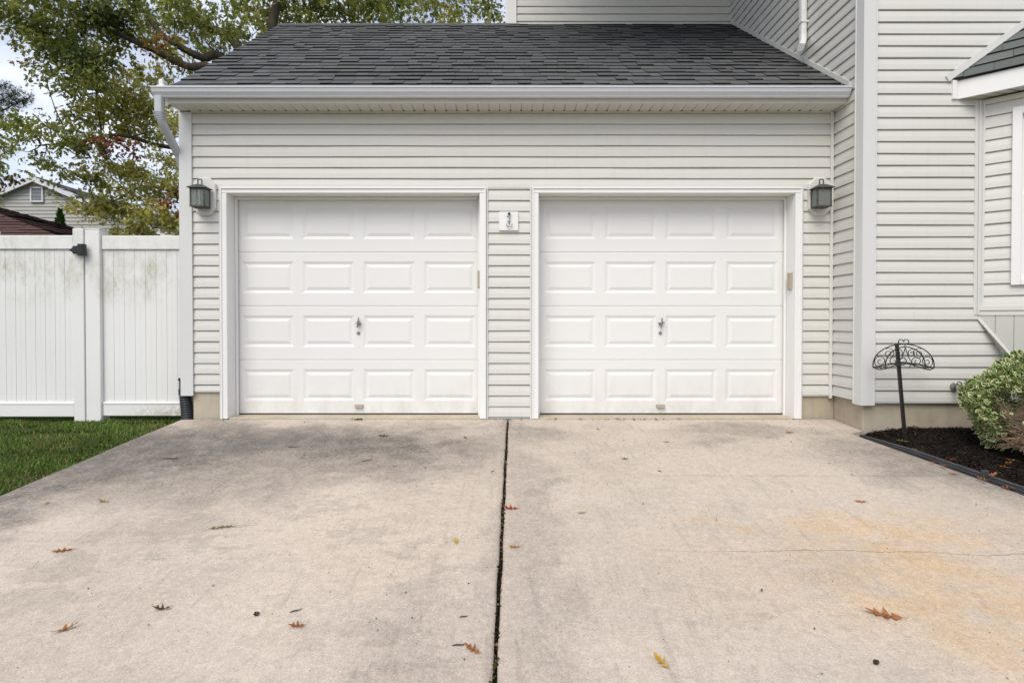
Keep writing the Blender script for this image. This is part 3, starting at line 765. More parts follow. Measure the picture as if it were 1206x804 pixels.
# ---------------------------------------------------------------- small things fixed to the house
def octa(mb,x0,x1,z0,z1,ch,y0,y1):
    p=[(x0+ch,z0),(x1-ch,z0),(x1,z0+ch),(x1,z1-ch),(x1-ch,z1),(x0+ch,z1),(x0,z1-ch),(x0,z0+ch)]
    i=.008; c=((x0+x1)/2,(z0+z1)/2); q=[(c[0]+(a-c[0])*(1-i/.1),c[1]+(b-c[1])*(1-i/.18)) for a,b in p]
    A=[(a,y1,b) for a,b in p]; B=[(a,y0+.008,b) for a,b in p]; D=[(a,y0,b) for a,b in q]
    mb.add(A+B+D,[(k,(k+1)%8,8+(k+1)%8,8+k) for k in range(8)]+[(8+k,8+(k+1)%8,16+(k+1)%8,16+k) for k in range(8)]+[tuple(range(16,24))])
def lantern(cx,bx,label):
    t=thing('wall_lantern',(cx,-.012,1.95),label,'wall lamp','lanterns beside the garage doors')
    b=MB(); octa(b,bx-.108,bx+.108,1.945,2.305,.062,-.040,.006); obj('mounting_block',b,M['trim'],t)
    y0,y1,z0,z1=-.158,-.062,2.008,2.180; h=.062
    f=MB()
    for sx in (-1,1):
        for yy in (y0,y1): f.box(cx+sx*h-.006,cx+sx*h+.006,yy-.006,yy+.006,z0,z1,.001)
    for zz in (z0,z1-.006):
        for yy in (y0,y1): f.box(cx-h-.008,cx+h+.008,yy-.008,yy+.008,zz-.006,zz+.008,.002)
        for sx in (-1,1): f.box(cx+sx*h-.008,cx+sx*h+.008,y0+.0081,y1-.0081,zz-.005,zz+.007,.002)
    f.box(cx-h+.001,cx+h-.001,y0+.001,y1-.001,z0-.004,z0+.001)
    f.lathe((cx,-.05,2.10),(0,1,0),[(-.014,.022),(0,.022),(.012,.05)],14); f.box(cx-.02,cx+.02,-.061,-.045,2.05,2.15,.003)
    obj('cage',f,M['bronze'],t)
    g=MB(); n=11     # ribbed panes
    for (p,q) in (((cx-h,y0),(cx+h,y0)),((cx+h,y0),(cx+h,y1)),((cx-h,y0),(cx-h,y1))):
        L=math.hypot(q[0]-p[0],q[1]-p[1])-.012; ux,uy=(q[0]-p[0]),(q[1]-p[1]); l=math.hypot(ux,uy); ux/=l; uy/=l
        for k in range(n):
            for s0,s1,d0,d1 in ((k/n,(k+.5)/n,0,.003),((k+.5)/n,(k+1)/n,.003,0)):
                P=lambda s_,d,z: (p[0]+ux*(.006+s_*L)+uy*d*(1 if uy>0 else 1),p[1]+uy*(.006+s_*L)+ux*d,z)
                g.face([P(s0,d0,z0+.008),P(s1,d1,z0+.008),P(s1,d1,z1-.010),P(s0,d0,z1-.010)])
    obj('glass',g,M['lampglass'],t)
    c=MB(); c.lathe((cx,(y0+y1)/2,z0+.002),(0,0,1),[(0,.012),(.07,.012),(.072,.008),(.09,.016),(.115,.010),(.128,.002)],12); obj('bulb',c,M['beige'],t,smooth=True)
    r=MB(); e=.024
    lo=[(cx-h-e,y0-e,z1+.003),(cx+h+e,y0-e,z1+.003),(cx+h+e,y1+.012,z1+.003),(cx-h-e,y1+.012,z1+.003)]; ym=(y0+y1)/2
    hi=[(cx-.030,ym-.026,z1+.036),(cx+.030,ym-.026,z1+.036),(cx+.030,ym+.026,z1+.036),(cx-.030,ym+.026,z1+.036)]
    lb=[(a,b,c_-.007) for a,b,c_ in lo]
    r.add(lb+lo+hi,[(k,(k+1)%4,4+(k+1)%4,4+k) for k in range(4)]+[(4+k,4+(k+1)%4,8+(k+1)%4,8+k) for k in range(4)]+[(8,9,10,11),(0,1,2,3)])
    obj('lamp_roof',r,M['bronze'],t)
    k=MB(); k.tube([(cx-.018,ym,z1+.034),(cx-.019,ym,z1+.075),(cx-.014,ym,z1+.086),(cx+.014,ym,z1+.086),(cx+.019,ym,z1+.075),(cx+.018,ym,z1+.034)],.0058,8)
    obj('loop',k,M['bronze'],t,smooth=True)
    return t
lantern(-2.838,-2.838,'weathered box lantern on white octagonal block between left corner post and left garage door')
lantern(2.988,3.020,'weathered box lantern on white octagonal block between right garage door and side wall')

t=thing('wall_plaque',(.058,-.012,1.80),'small white square plaque with black knob and metal hook between the garage doors','plaque')
p=MB(); p.box(-.034,.150,-.032,.004,1.800,1.980,.005); obj('plate',p,M['white'],t)
p=MB(); p.lathe((.062,-.032,1.957),(0,-1,0),[(0,.009),(.01,.009),(.013,.013),(.024,.013),(.029,.007)],12); obj('knob',p,M['black'],t,smooth=True)
p=MB(); p.tube([(.063,-.052,1.950),(.064,-.050,1.90),(.063,-.046,1.868),(.062,-.044,1.856)],.0048,8)
p.tube([(.036,-.046,1.862),(.040,-.048,1.846),(.052,-.050,1.836),(.064,-.050,1.834),(.076,-.050,1.838),(.086,-.048,1.848),(.090,-.046,1.862)],.0045,8)
p.lathe((.050,-.033,1.886),(0,-1,0),[(0,.006),(.008,.006)],10); p.lathe((.046,-.033,1.935),(0,-1,0),[(0,.007),(.005,.007)],10)
obj('hook',p,M['steel'],t,smooth=True)
for x0,x1,z0,z1,yy,lab in ((-.2425,-.2205,1.262,1.425,.05,'tan plastic entry keypad box on the right jamb of the left garage door'),(2.7905-.022,2.7895,1.245,1.405,.06,'tan plastic entry keypad box on the right jamb of the right garage door')):
    t=thing('entry_keypad',((x0+x1)/2,yy,z0),lab,'keypad','keypad boxes on the door jambs')
    p=MB(); p.box(x0,x1,yy-.045,yy+.0,z0,z1,.004); obj('cover',p,M['beige'],t)
    p=MB(); p.box(x0-.002,x1,yy+.0004,yy+.012,z0-.004,z1+.004,.002); obj('back_plate',p,M['beige'],t)

t=thing('hose_tap',(3.98,NY-.01,.36),'small weathered brass hose tap on the wall beside the variegated shrub','tap')
hx,hy,hz_=3.950,NY-.012,.362
p=MB(); p.lathe((hx+.015,hy,hz_),(0,-1,0),[(0,.040),(.006,.040),(.010,.03),(.012,.014),(.05,.013)],16); p.lathe((hx+.012,hy-.05,hz_-.02),(0,0,1),[(-.012,.014),(.0,.019),(.03,.020),(.042,.013),(.05,.012)],14)
p.tube([(hx+.012,hy-.05,hz_),(hx+.004,hy-.085,hz_-.008),(hx-.002,hy-.10,hz_-.03),(hx-.003,hy-.105,hz_-.05)],[.014,.013,.013,.015],12)
obj('body',p,M['brass'],t,smooth=True)
p=MB()
cw=Vector((hx-.018,hy-.085,hz_+.026)); ring=[cw+Vector((.032*math.cos(a),-.01*math.sin(a)*.4,.028*math.sin(a))) for a in np.linspace(0,2*math.pi,15)]
p.tube(ring,.0055,7)
for a in (0,2.09,4.19): p.tube([cw,cw+Vector((.032*math.cos(a),0,.028*math.sin(a)))],.0045,6)
p.tube([cw,Vector((hx+.010,hy-.055,hz_+.012))],.006,8)
obj('handle_wheel',p,M['steel'],t,smooth=True)

# black corrugated drain at the left corner
t=thing('drain_pipe',(-3.04,.03,-.02),'black corrugated drain pipe standing at the left foundation corner','drain pipe')
p=MB(); pts=[]; rr=[]
A=Vector((-3.036,.02,-.10)); B=Vector((-3.085,.05,.235))
for i in range(61):
    f=i/60; pts.append(A.lerp(B,f)); rr.append(.052+.0035*math.sin(i*1.55) if f<.93 else .050)
p.tube(pts,rr,18); obj('corrugated_pipe',p,M['drain'],t,smooth=True,ang=50)
p=MB(); p.tube([B+Vector((-.002,.01,-.01)),B+Vector((-.010,.016,.045)),B+Vector((-.018,.02,.055)),B+Vector((-.022,.024,.125)),B+Vector((-.022,.024,.127)),B+Vector((-.022,.024,.15))],[.057,.057,.046,.044,.052,.052],16); obj('adapter',p,M['drain'],t,smooth=True)

# ---------------------------------------------------------------- white vinyl fence and gate
FY=.15
def boards_panel(mb,x0,x1,y,z0,z1,w=.1):
    n=max(1,round((x1-x0)/w)); w=(x1-x0)/n
    for i in range(n):
        a,b=x0+i*w,x0+(i+1)*w
        mb.box(a+.0009,b-.0009,y,y+.022,z0,z1,.0016)
        mb.box(a+w*.5-.0015,a+w*.5+.0015,y-.0008,y+.001,z0,z1)     # scored centre line
    mb.box(x0,x1,y+.006,y+.016,z0,z1)
def rail(mb,x0,x1,y,z0,z1): mb.box(x0,x1,y-.018,y+.04,z0,z1,.006)
gate=thing('gate',(-4.7,FY,-.03),'white vinyl board gate with black latch at left edge','gate')
gx0,gx1=-5.30,-4.226
p=MB(); boards_panel(p,gx0,gx1,FY,.14,1.645); obj('board_panel',p,M['fence'],gate)
p=MB(); rail(p,gx0,gx1,FY,1.645,1.782); obj('top_rail',p,M['fence'],gate)
p=MB(); rail(p,gx0,gx1,FY,-.005,.140); p.box(gx0,gx1,FY-.022,FY-.017,.118,.132,.002); obj('bottom_rail',p,M['fence'],gate)
p=MB(); p.box(-4.225,-4.118,FY-.026,FY+.055,-.06,1.85,.008,seg=2); obj('stile',p,M['fence'],gate)
p=MB(); p.box(-5.40,-5.301,FY-.045,FY+.055,-.06,1.85,.008,seg=2); obj('stile',p,M['fence'],gate)
p=MB()
LX=.042
p.box(-4.170+LX,-4.108+LX,FY-.092,FY-.046,1.575,1.690,.006,seg=2); p.box(-4.225+LX,-4.171+LX,FY-.085,FY-.0465,1.592,1.672,.010,seg=2)
p.box(-4.246+LX,-4.226+LX,FY-.075,FY-.0468,1.612,1.652,.006); p.lathe((-4.247+LX,FY-.060,1.632),(-1,0,0),[(0,.012),(.012,.010),(.014,.006),(.022,.006)],10)
for zz in (1.60,1.632,1.664):
    p.lathe((-4.13+LX,FY-.092,zz),(0,-1,0),[(0,.007),(.004,.006)],8)
obj('latch',p,M['black'],gate)
fence=thing('fence_panel',(-3.6,FY,-.03),'mildewed white vinyl privacy fence panel between gate post and garage corner','fence')
p=MB(); p.box(-4.108,-3.962,FY-.022,FY+.105,-.30,1.838,.008,seg=2); post=obj('post',p,M['fence'],fence)
p=MB(); a=.008
p.box(-4.110,-3.960,FY-.024,FY+.107,1.8385,1.850,.004)
obj('cap',p,M['fence'],post)
p=MB(); boards_panel(p,-3.961,-3.12,FY+.02,.14,1.645); obj('board_panel',p,M['fence'],fence)
p=MB(); rail(p,-3.961,-3.12,FY+.02,1.645,1.782); obj('top_rail',p,M['fence'],fence)
p=MB(); rail(p,-3.961,-3.12,FY+.02,-.0,.140); p.box(-3.961,-3.12,FY-.003,FY+.003,.118,.132,.002); obj('bottom_rail',p,M['fence'],fence)

# ---------------------------------------------------------------- lawn
def grass(name,n,xf,h0,h1):
    pts=xf(n); n=len(pts)
    x,y=pts[:,0],pts[:,1]; z=SL*np.minimum(y,0)-.072
    clump=.5+.5*np.sin(x*2.3+1.1+np.sin(y*3.1)*1.3)*np.sin(y*3.9+np.sin(x*2.2)*1.6)*.6+.2*np.sin(x*9.1+np.sin(y*4.3)*2)*np.sin(y*11.7+np.sin(x*5.1)*2)
    h=(nr.uniform(h0,h1,n))*(.45+.75*clump)
    wv=nr.uniform(.0016,.0036,n)
    lean=nr.normal(0,.42,n); yaw=nr.uniform(0,2*np.pi,n)
    Mx=rotmats(yaw,lean,nr.normal(0,.3,n),np.ones(n)); Sx=np.zeros((n,3,3)); Sx[:,0,0]=wv*1.6; Sx[:,1,1]=h; Sx[:,2,2]=h
    M_=Mx@Sx
    base=np.array([(.085,.150,.028),(.125,.205,.038),(.20,.27,.06),(.30,.25,.12)])
    k=nr.choice(4,n,p=[.34,.40,.19,.07])
    dry=np.sin(x*3.3+1.7*np.sin(y*2.1))*np.sin(y*4.7+x*1.3)+nr.normal(0,.35,n); k=np.where(dry>.95,3,k); h*=np.where(dry>.95,.7,1)
    Sx[:,1,1]=h; Sx[:,2,2]=h; M_=Mx@Sx
    col=base[k]*nr.uniform(.7,1.25,(n,1))*(.62+.65*clump)[:,None]
    return scatter(name,[(-1,0,0),(1,0,0),(.8,.08,.55),(0,.42,1),(-.8,.08,.55)],[(0,1,2,4),(4,2,3)],M_,np.stack([x,y,z],1),col,M['grass'])
def lawn_pts(n):
    y=-nr.beta(1.0,1.6,n)*3.2+.4; x=-3.098-nr.beta(1.0,1.3,n)*3.4+nr.normal(0,.006,n)
    keep=~((y>.12)&(x>-3.13)&False)
    # bare spots near the fence
    bare=(((x+4.55)/.26)**2+((y+.15)/.09)**2<1)|(((x+4.0)/.34)**2+((y+.32)/.09)**2<1)|(((x+3.4)/.4)**2+((y-.02)/.10)**2<1)|(((x+3.9)/.2)**2+((y+1.3)/.12)**2<1)
    keep&=~(bare&(nr.random(n)<.93))
    return np.stack([x,y],1)[keep]
lw=grass('grass',95000,lawn_pts,.022,.060); tag(lw,'short green lawn left of the driveway','grass',kind='stuff')
lb=MB(); ys=np.linspace(-13,.6,28)
xsb=[-9,-6,-4.5,-3.104]
lb.add([(x,y,gz(min(y,0))-.068) for y in ys for x in xsb],[(j*4+i,j*4+i+1,(j+1)*4+i+1,(j+1)*4+i) for j in range(27) for i in range(3)])
tag(obj('lawn',lb,M['lawnsoil'],smooth=True),kind='structure')

# ---------------------------------------------------------------- planting bed on the right
def EDX(y): return 3.07+max(0,(-.6-y))*.137
def bed_z(x,y):
    d=(x-EDX(y)); 
    return gz(y)-.045+.05*min(1,max(0,d)/.30)+.060*math.exp(-((x-3.85)/.33)**2-((y+.70)/.25)**2)-.03*math.exp(-((x-3.15)/.16)**2-((y+.5)/.2)**2)+.010*hn(x,y,9)+.006*hn(x+3,y,21)
mb=MB(); ys=np.linspace(-3.6,NY+.04,70); us=np.linspace(0,1,50)
vs=[]
for y in ys:
    xa=EDX(y)+.02
    for u in us: x=xa+(7.5-xa)*u**1.6; vs.append((x,y,bed_z(x,y)))
k=len(us); mb.add(vs,[(j*k+i,j*k+i+1,(j+1)*k+i+1,(j+1)*k+i) for j in range(len(ys)-1) for i in range(k-1)])
tag(obj('mulch_bed',mb,M['soil'],smooth=True),kind='structure')
N=15000; x=3.09+nr.beta(1,1.8,N)*2.2; y=nr.uniform(-2.6,NY+.02,N); keep=np.array([a>EDX(b)+.015 for a,b in zip(x,y)]); x,y=x[keep],y[keep]; N=len(x)
T=np.stack([x,y,np.array([bed_z(a,b) for a,b in zip(x,y)])+nr.uniform(-.002,.012,N)],1)
Mx=rotmats(nr.uniform(0,6.3,N),nr.normal(0,.45,N),nr.normal(0,.45,N),nr.uniform(.006,.022,N))
g=nr.uniform(.5,1.7,(N,1)); col=np.array([(.018,.0135,.011)])*g; far=nr.random(N)<.03; col[far]=np.array((.10,.07,.045))
tag(scatter('mulch',[(-1,-.16,0),(1,-.22,.05),(1,.2,.1),(-1,.22,.05),(0,0,.22)],[(0,1,4),(1,2,4),(2,3,4),(3,0,4)],Mx,T,col,M['chip']),'dark bark mulch covering the bed by the wall','mulch',kind='stuff')
t=thing('bed_edging',(3.1,-.9,gz(-.9)),'ribbed black plastic edging strip between driveway and mulch bed','edging')
eb=MB(); ys=list(np.linspace(-.585,-3.6,60)); pr=[(-.020,-.05),(-.020,.006),(-.011,.012),(-.011,.022),(-.017,.026),(-.017,.036),(-.009,.040),(-.006,.048),(-.012,.054),(-.012,.066),(0,.074),(.012,.066),(.013,.05),(.006,.044),(.006,-.05)]
n=len(pr); vs=[]
for y in ys:
    for a,b in pr: vs.append((EDX(y)+a+.006*hn(0,y,2.5),y,gz(y)+b*(.68 if y<-1.1 else .33+.35*(-.585-y)/.515)-.010+.004*hn(4,y,3)))
eb.add(vs,[(j*n+i,j*n+(i+1)%n,(j+1)*n+(i+1)%n,(j+1)*n+i) for j in range(len(ys)-1) for i in range(n)]+[tuple(range(n))])
obj('strip',eb,M['edging'],t,smooth=True,ang=30)
eb=MB(); yj=-1.62; eb.box(EDX(yj)-.024,EDX(yj)+.016,yj-.012,yj+.012,gz(yj)-.03,gz(yj)+.062,.004); obj('joiner',eb,M['edging'],t)

# hose holder
t=thing('hose_holder',(3.32,-.75,-.02),'black wrought iron hose holder leaning on its stake in the mulch','hose holder')
p=MB()
sa_,sb_=Vector((3.325,-.75,-.10)),Vector((3.232,-.765,.755)); dd=(sb_-sa_).normalized(); sxv=Vector((1,0,0)); sxv=(sxv-dd*sxv.dot(dd)).normalized(); syv=dd.cross(sxv); q=.0105
p.add([sa_+sxv*a*q+syv*b*q for a,b in ((-1,-1),(1,-1),(1,1),(-1,1))]+[sb_+sxv*a*q+syv*b*q for a,b in ((-1,-1),(1,-1),(1,1),(-1,1))],[(0,1,2,3),(4,5,6,7),(0,1,5,4),(1,2,6,5),(2,3,7,6),(3,0,4,7)])
m1=sa_.lerp(sb_,.30); p.box(m1.x-.017,m1.x+.006,m1.y-.016,m1.y+.006,m1.z-.006,m1.z+.006,.002)
obj('stake',p,M['iron'],t)
p=MB(); r_=.0046
FU=Vector((1,-.10,0)).normalized()
def arc(c,hw,hh,a0,a1,n=26): return [c+FU*(hw*math.cos(a))+Vector((0,0,hh*math.sin(a))) for a in np.linspace(a0,a1,n)]
def scroll(c,r0,turns,a0,sg=1,n=22,wd=FU): return [c+wd*(r0*(1-.78*i/n)*math.cos(a0+sg*turns*2*math.pi*i/n))+Vector((0,0,r0*(1-.78*i/n)*math.sin(a0+sg*turns*2*math.pi*i/n))) for i in range(n+1)]
cr=Vector((3.425,-.58,.565)); cf=Vector((3.255,-.83,.575))
p.tube(arc(cr,.245,.178,R(-8),R(188)),r_,7); p.tube(arc(cf,.152,.156,R(-8),R(188)),r_,7)
for s_ in (-1,1):       # end loops joining both arcs, and the saddle bars
    e1=cr+FU*.243*s_+Vector((0,0,-.025)); e2=cf+FU*.150*s_+Vector((0,0,-.022))
    p.tube([e1,e1.lerp(e2,.5)+Vector((0,0,-.012)),e2],r_,7)
    for f in (.25,.6):
        a=e1.lerp(e2,f); mid=cr.lerp(cf,f)+Vector((0,0,.018)); p.tube([a,a.lerp(mid,.4)+Vector((0,0,.016)),mid],r_*.8,6)
    p.tube(scroll(cr+FU*.185*s_+Vector((0,0,.030)),.052,1.5,R(-60) if s_>0 else R(240),s_),r_*.7,6)
    p.tube(scroll(cr+FU*.118*s_+Vector((0,0,.095)),.050,1.5,R(60) if s_>0 else R(120),s_),r_*.7,6)
    p.tube(scroll(cf+FU*.088*s_+Vector((0,0,.040)),.044,1.4,R(250) if s_>0 else R(-70),-s_),r_*.7,6)
    p.tube(scroll(cf+FU*.050*s_+Vector((0,0,.105)),.034,1.3,R(80) if s_>0 else R(100),s_),r_*.7,6)
    p.tube([cf+FU*.03*s_+Vector((0,0,-.01)),cf+FU*.05*s_+Vector((0,0,.03)),cf+FU*.02*s_+Vector((0,0,.08)),cf+FU*.0+Vector((0,0,.15))],r_*.7,6)
    c=cr+FU*.021*s_+Vector((0,0,.198)); p.tube([c+FU*.020*math.cos(a)+Vector((0,0,.020*math.sin(a))) for a in np.linspace(R(-120 if s_>0 else -60),R(180 if s_>0 else -360),14)],r_*.8,6)
p.tube(scroll(cr+Vector((-.01,0,.035)),.05,1.6,R(90),1),r_*.9,6)
for f in (0,1):
    c=cr.lerp(cf,f); hw=.243-.093*f
    p.tube([c-FU*hw+Vector((0,0,-.022)),c-FU*hw*.5+Vector((0,0,.008)),c+Vector((0,0,.024)),c+FU*hw*.5+Vector((0,0,.008)),c+FU*hw+Vector((0,0,-.022))],r_,7)
p.tube([cr+Vector((0,0,.02)),cr.lerp(cf,.5)+Vector((0,0,.03)),cf+Vector((0,0,.02))],r_,7)
p.tube([cr+Vector((0,0,.178)),cr.lerp(cf,.5)+Vector((0,0,.182)),cf+Vector((0,0,.156))],r_*.8,7)
obj('scroll_rack',p,M['iron'],t,smooth=True)

# variegated shrub
sh=thing('shrub',(4.12,-1.30,gz(-1.3)),'rounded variegated green and cream shrub with bare lower twigs in the mulch bed','shrub')
sc=Vector((4.235,-1.32,.262)); RX,RYy,RZz=.70,.62,.455
leafv=[(0,0,0),(-.30,.28,.05),(.30,.28,.05),(-.34,.62,.06),(.34,.62,.06),(0,1,-.04),
       (-.17,.30,.0),(.17,.30,.0),(-.19,.60,.01),(.19,.60,.01),(0,.84,-.03),(0,.12,0)]
leaff=[(0,11,6,1),(1,6,8,3),(3,8,10,5),(0,2,7,11),(2,4,9,7),(4,5,10,9),(11,7,9,10,8,6)]
def shrub_leaves(n):
    d=nr.normal(size=(n*3,3)); d/=np.linalg.norm(d,axis=1)[:,None]
    lump=1+.07*np.sin(d[:,0]*7+1)*np.sin(d[:,2]*6)+.05*np.sin(d[:,1]*9+d[:,0]*5)
    # the lower side that faces the drive is thin and twiggy
    f=-.73*d[:,0]-.68*d[:,1]; side_=-.68*d[:,0]+.73*d[:,1]
    dens=np.clip((d[:,2]-(-.14+.50*np.clip(f*1.35,0,1)))*4,0.0,1.0)
    dens=np.maximum(dens,np.where((side_>.76)&(d[:,2]>-.72),.9,0)); dens=np.maximum(dens,.14*(np.abs(np.sin(d[:,0]*8+d[:,2]*5))>.9))
    keep=nr.random(n*3)<dens; d,lump=d[keep][:n],lump[keep][:n]; n=len(d)
    rr=(1-np.abs(nr.normal(0,.09,n)))*lump
    T=np.array(sc)+d*rr[:,None]*np.array((RX,RYy,RZz)); T[:,2]=np.maximum(T[:,2],SL*T[:,1]+.05)
    out=d*np.array((1,1,1.0))+nr.normal(0,.45,(n,3))+np.array((0,-.1,.35)); out/=np.linalg.norm(out,axis=1)[:,None]
    nrm=d+nr.normal(0,.55,(n,3))+np.array((0,0,.5)); nrm-=out*np.sum(nrm*out,1)[:,None]; nrm/=np.linalg.norm(nrm,axis=1)[:,None]
    side=np.cross(out,nrm); Mx=np.stack([side,out,nrm],-1)*nr.uniform(.027,.048,n)[:,None,None]
    v=nr.random(n)
    cream=np.array((.74,.76,.40))*nr.uniform(.75,1.15,(n,1)); green=np.array((.085,.155,.055))*nr.uniform(.6,1.5,(n,1)); lime=np.array((.34,.42,.12))*nr.uniform(.7,1.2,(n,1))
    rim=np.where((v<.56)[:,None],cream,np.where((v<.82)[:,None],lime,green)); mid=np.where((v>.95)[:,None],cream,green)
    cols=np.stack([rim]*6+[mid],1)
    return scatter('foliage',leafv,leaff,Mx,T,cols,M['shrubleaf'],sh)
shrub_leaves(10500)
p=MB(); rb_=random.Random(5)
base=Vector((4.16,-1.25,gz(-1.25)))
for i in range(230):
    a=rb_.uniform(0,2*math.pi); el=rb_.uniform(.05,1.25); 
    if i<175: a=rb_.uniform(2.7,4.9); el=rb_.uniform(-.55,.40)
    d=Vector((math.cos(a)*math.cos(el),math.sin(a)*math.cos(el),math.sin(el))); s0=base+Vector((rb_.uniform(-.14,.14),rb_.uniform(-.14,.14),rb_.uniform(.0,.08)))
    L=rb_.uniform(.78,1.0); e=Vector((sc.x+d.x*RX*L,sc.y+d.y*RYy*L,max(gz(-1.6)+.06,sc.z-.05+d.z*RZz*L)))
    m=s0.lerp(e,.5)+Vector((rb_.uniform(-.06,.06),rb_.uniform(-.06,.06),rb_.uniform(-.02,.10)))
    r0=rb_.uniform(.003,.006)
    pts=[s0,s0.lerp(m,.5)+Vector((rb_.uniform(-.02,.02),)*3),m,m.lerp(e,.5)+Vector((rb_.uniform(-.03,.03),rb_.uniform(-.02,.02),rb_.uniform(-.02,.02))),e]
    p.tube(pts,[r0,r0*.85,r0*.7,r0*.5,r0*.3],5)
    for j in range(3):
        f=rb_.uniform(.35,.9); q=s0.lerp(m,f*2) if f<.5 else m.lerp(e,f*2-1); g=q+Vector((rb_.uniform(-.14,.14),rb_.uniform(-.14,.10),rb_.uniform(-.05,.12)))
        g.z=max(g.z,gz(g.y)+.05)
        p.tube([q,q.lerp(g,.5)+Vector((0,0,.012)),g],[r0*.5,r0*.4,r0*.25],4)
obj('branches',p,M['twig'],sh)
p=MB(); a,b=Vector((3.66,-1.72,.30)),Vector((4.05,-2.0,-.06))
p.tube([a,a.lerp(b,.35)+Vector((-.04,0,-.05)),a.lerp(b,.7)+Vector((-.03,-.02,-.05)),b],[.0035,.005,.006,.006],6); tag(obj('bare_branch',p,m_simple('pale_twig_bark',(.36,.26,.17),.9,.3,30),sh),'pale bent branch sticking out in front')

# ---------------------------------------------------------------- fallen leaves
def leaf_outline(rs,lobes=3):
    """half outline of a pin oak leaf, length 1 along y"""
    pts=[(0.0,-.17),(.012,-.02)]
    y=.04
    for k in range(lobes):
        w=(.20,.34,.24,.16)[k]*rs.uniform(.85,1.15) ; tipy=y+.17*rs.uniform(.9,1.1)
        pts+= [(.06,y+.02),(w*.75,tipy-.06),(w,tipy+.02),(w*.78,tipy+.03),(.065,y+.22)]
        y+=.26
    pts+=[(.09,.92),(0,1.04)]
    return pts
def oak_leaf(x,y,size,yaw,curl,cols,label,z=None,name='oak_leaf',cat='leaf',tilt=0,group='fallen leaves and twigs on the driveway',seed=0):
    size*=.79
    rs=random.Random(seed+int(x*1000)%997); rt=leaf_outline(rs); lf=[(-a*rs.uniform(.9,1.1),b+rs.uniform(-.02,.02)) for a,b in leaf_outline(rs)]
    z0=gz(y)+.004 if z is None else z
    mb=MB(); c,s=math.cos(yaw),math.sin(yaw)
    def P(a,b):
        h=curl*(a*a*2.6+ (b-.4)**2*.7)+.05*math.sin(a*14+b*9)*curl; a2=a*(1-curl*.35)
        X,Y=a2*size,(b-.4)*size
        return (x+c*X-s*Y,y+s*X+c*Y,z0+h*size+ (SL*(s*X+c*Y) if z is None else 0)+tilt*X)
    for side in (rt,lf):
        col=tuple(v*rs.uniform(.85,1.15) for v in cols)
        n=len(side)
        for i in range(n-1):
            a,b=side[i],side[i+1]
            mb.face([P(0,a[1]),P(*a),P(*b),P(0,b[1])] if abs(a[0])>1e-6 or abs(b[0])>1e-6 else [P(0,a[1]),P(0,b[1]),P(.01,a[1])],col)
    mb.tube([P(0,-.18),P(0,-.1),P(0,.3),P(0,.8)],[.010*size,.012*size,.010*size,.006*size],5,col=tuple(v*.8 for v in cols))
    o=obj(name,mb,M['dryleaf'],loc=(x,y,z0)); return tag(o,label,cat,group)
def twig(x,y,L,yaw,col,label,r=.002,bend=.05,name='twig'):
    mb=MB(); c,s=math.cos(yaw),math.sin(yaw); pts=[]
    for i in range(6):
        f=i/5-.5; w=bend*L*math.sin(i*1.3); X,Y=c*f*L-s*w,s*f*L+c*w; pts.append((x+X,y+Y,gz(y+Y)+.005))
    mb.tube(pts,[r*.6,r,r*1.1,r,r*.8,r*.5],6,col=col); o=obj(name,mb,M['chip'],loc=(x,y,gz(y))); return tag(o,label,'twig','fallen leaves and twigs on the driveway')
RUST=(.30,.115,.035); TAN=(.33,.19,.085); BRN=(.12,.062,.032); ORG=(.46,.18,.03); YEL=(.55,.33,.05); RED=(.34,.07,.035); GRN=(.14,.17,.04); DGR=(.06,.075,.03)
LV=[(120,592,.085,1.3,.75,TAN,'curled tan leaf on the concrete nearest the lawn'),
 (53,594,.055,.3,.3,TAN,'small flat tan leaf at the left edge of the driveway'),
 (73,650,.105,1.9,.25,RUST,'flat rust oak leaf alone on the left slab below the lawn'),
 (189,720,.085,1.7,.9,BRN,'dark brown tightly curled leaf in the lower left of the driveway'),
 (72,745,.09,-.9,.8,TAN,'curled tan leaf in the bottom left corner of the driveway'),
 (349,740,.075,1.6,.5,RUST,'rust leaf beside the acorn on the left slab'),
 (537,640,.07,.2,.4,YEL,'small bright yellow leaf left of the driveway joint'),
 (557,769,.085,.9,.55,RUST,'curled rust leaf hugging the left side of the joint near the bottom'),
 (602,600,.115,1.45,.45,RED,'red oak leaf lying across the driveway joint'),
 (607,646,.075,1.6,.5,ORG,'orange and yellow leaf just right of the driveway joint'),
 (686,605,.06,1.8,.2,(.42,.28,.13),'faded pale tan leaf flat on the right slab'),
 (781,784,.088,.4,.55,YEL,'yellow orange crumpled leaf at the bottom of the right slab'),
 (1048,728,.150,1.15,.4,(.36,.16,.06),'large brown oak leaf with long stem on the right slab'),
 (1016,592,.085,1.5,.4,ORG,'flat orange leaf on the right slab below the hose holder'),
 (1125,559,.075,1.4,.5,ORG,'orange leaf on the concrete beside the black edging'),
 (786,521,.06,1.3,.3,GRN,'pale green leaf in front of the right garage door'),
 (737,541,.065,1.6,.3,DGR,'dark green leaf in the middle of the right slab top'),
 (778,556,.045,.6,.5,(.03,.028,.02),'tiny dark curled leaf below the green ones'),
 (931,510,.10,1.5,.5,RUST,'rust oak leaf near the right end of the right door sill'),
 (705,506,.06,.5,.4,RUST,'small rust leaf just off the right door sill'),
 (452,514,.12,1.55,.35,BRN,'flattened dark brown leaf in front of the left garage door'),
 (548,516,.06,.4,.4,BRN,'small dark leaf beside the joint in front of the centre pillar'),
 (1005,560,.03,.4,.4,BRN,'tiny brown leaf scrap below the side wall'),
 ]
for i,(px,py,sz,yw,cu,co,lab) in enumerate(LV):
    x,y=at(px,py); oak_leaf(x,y,sz,yw,cu,co,lab,seed=i)
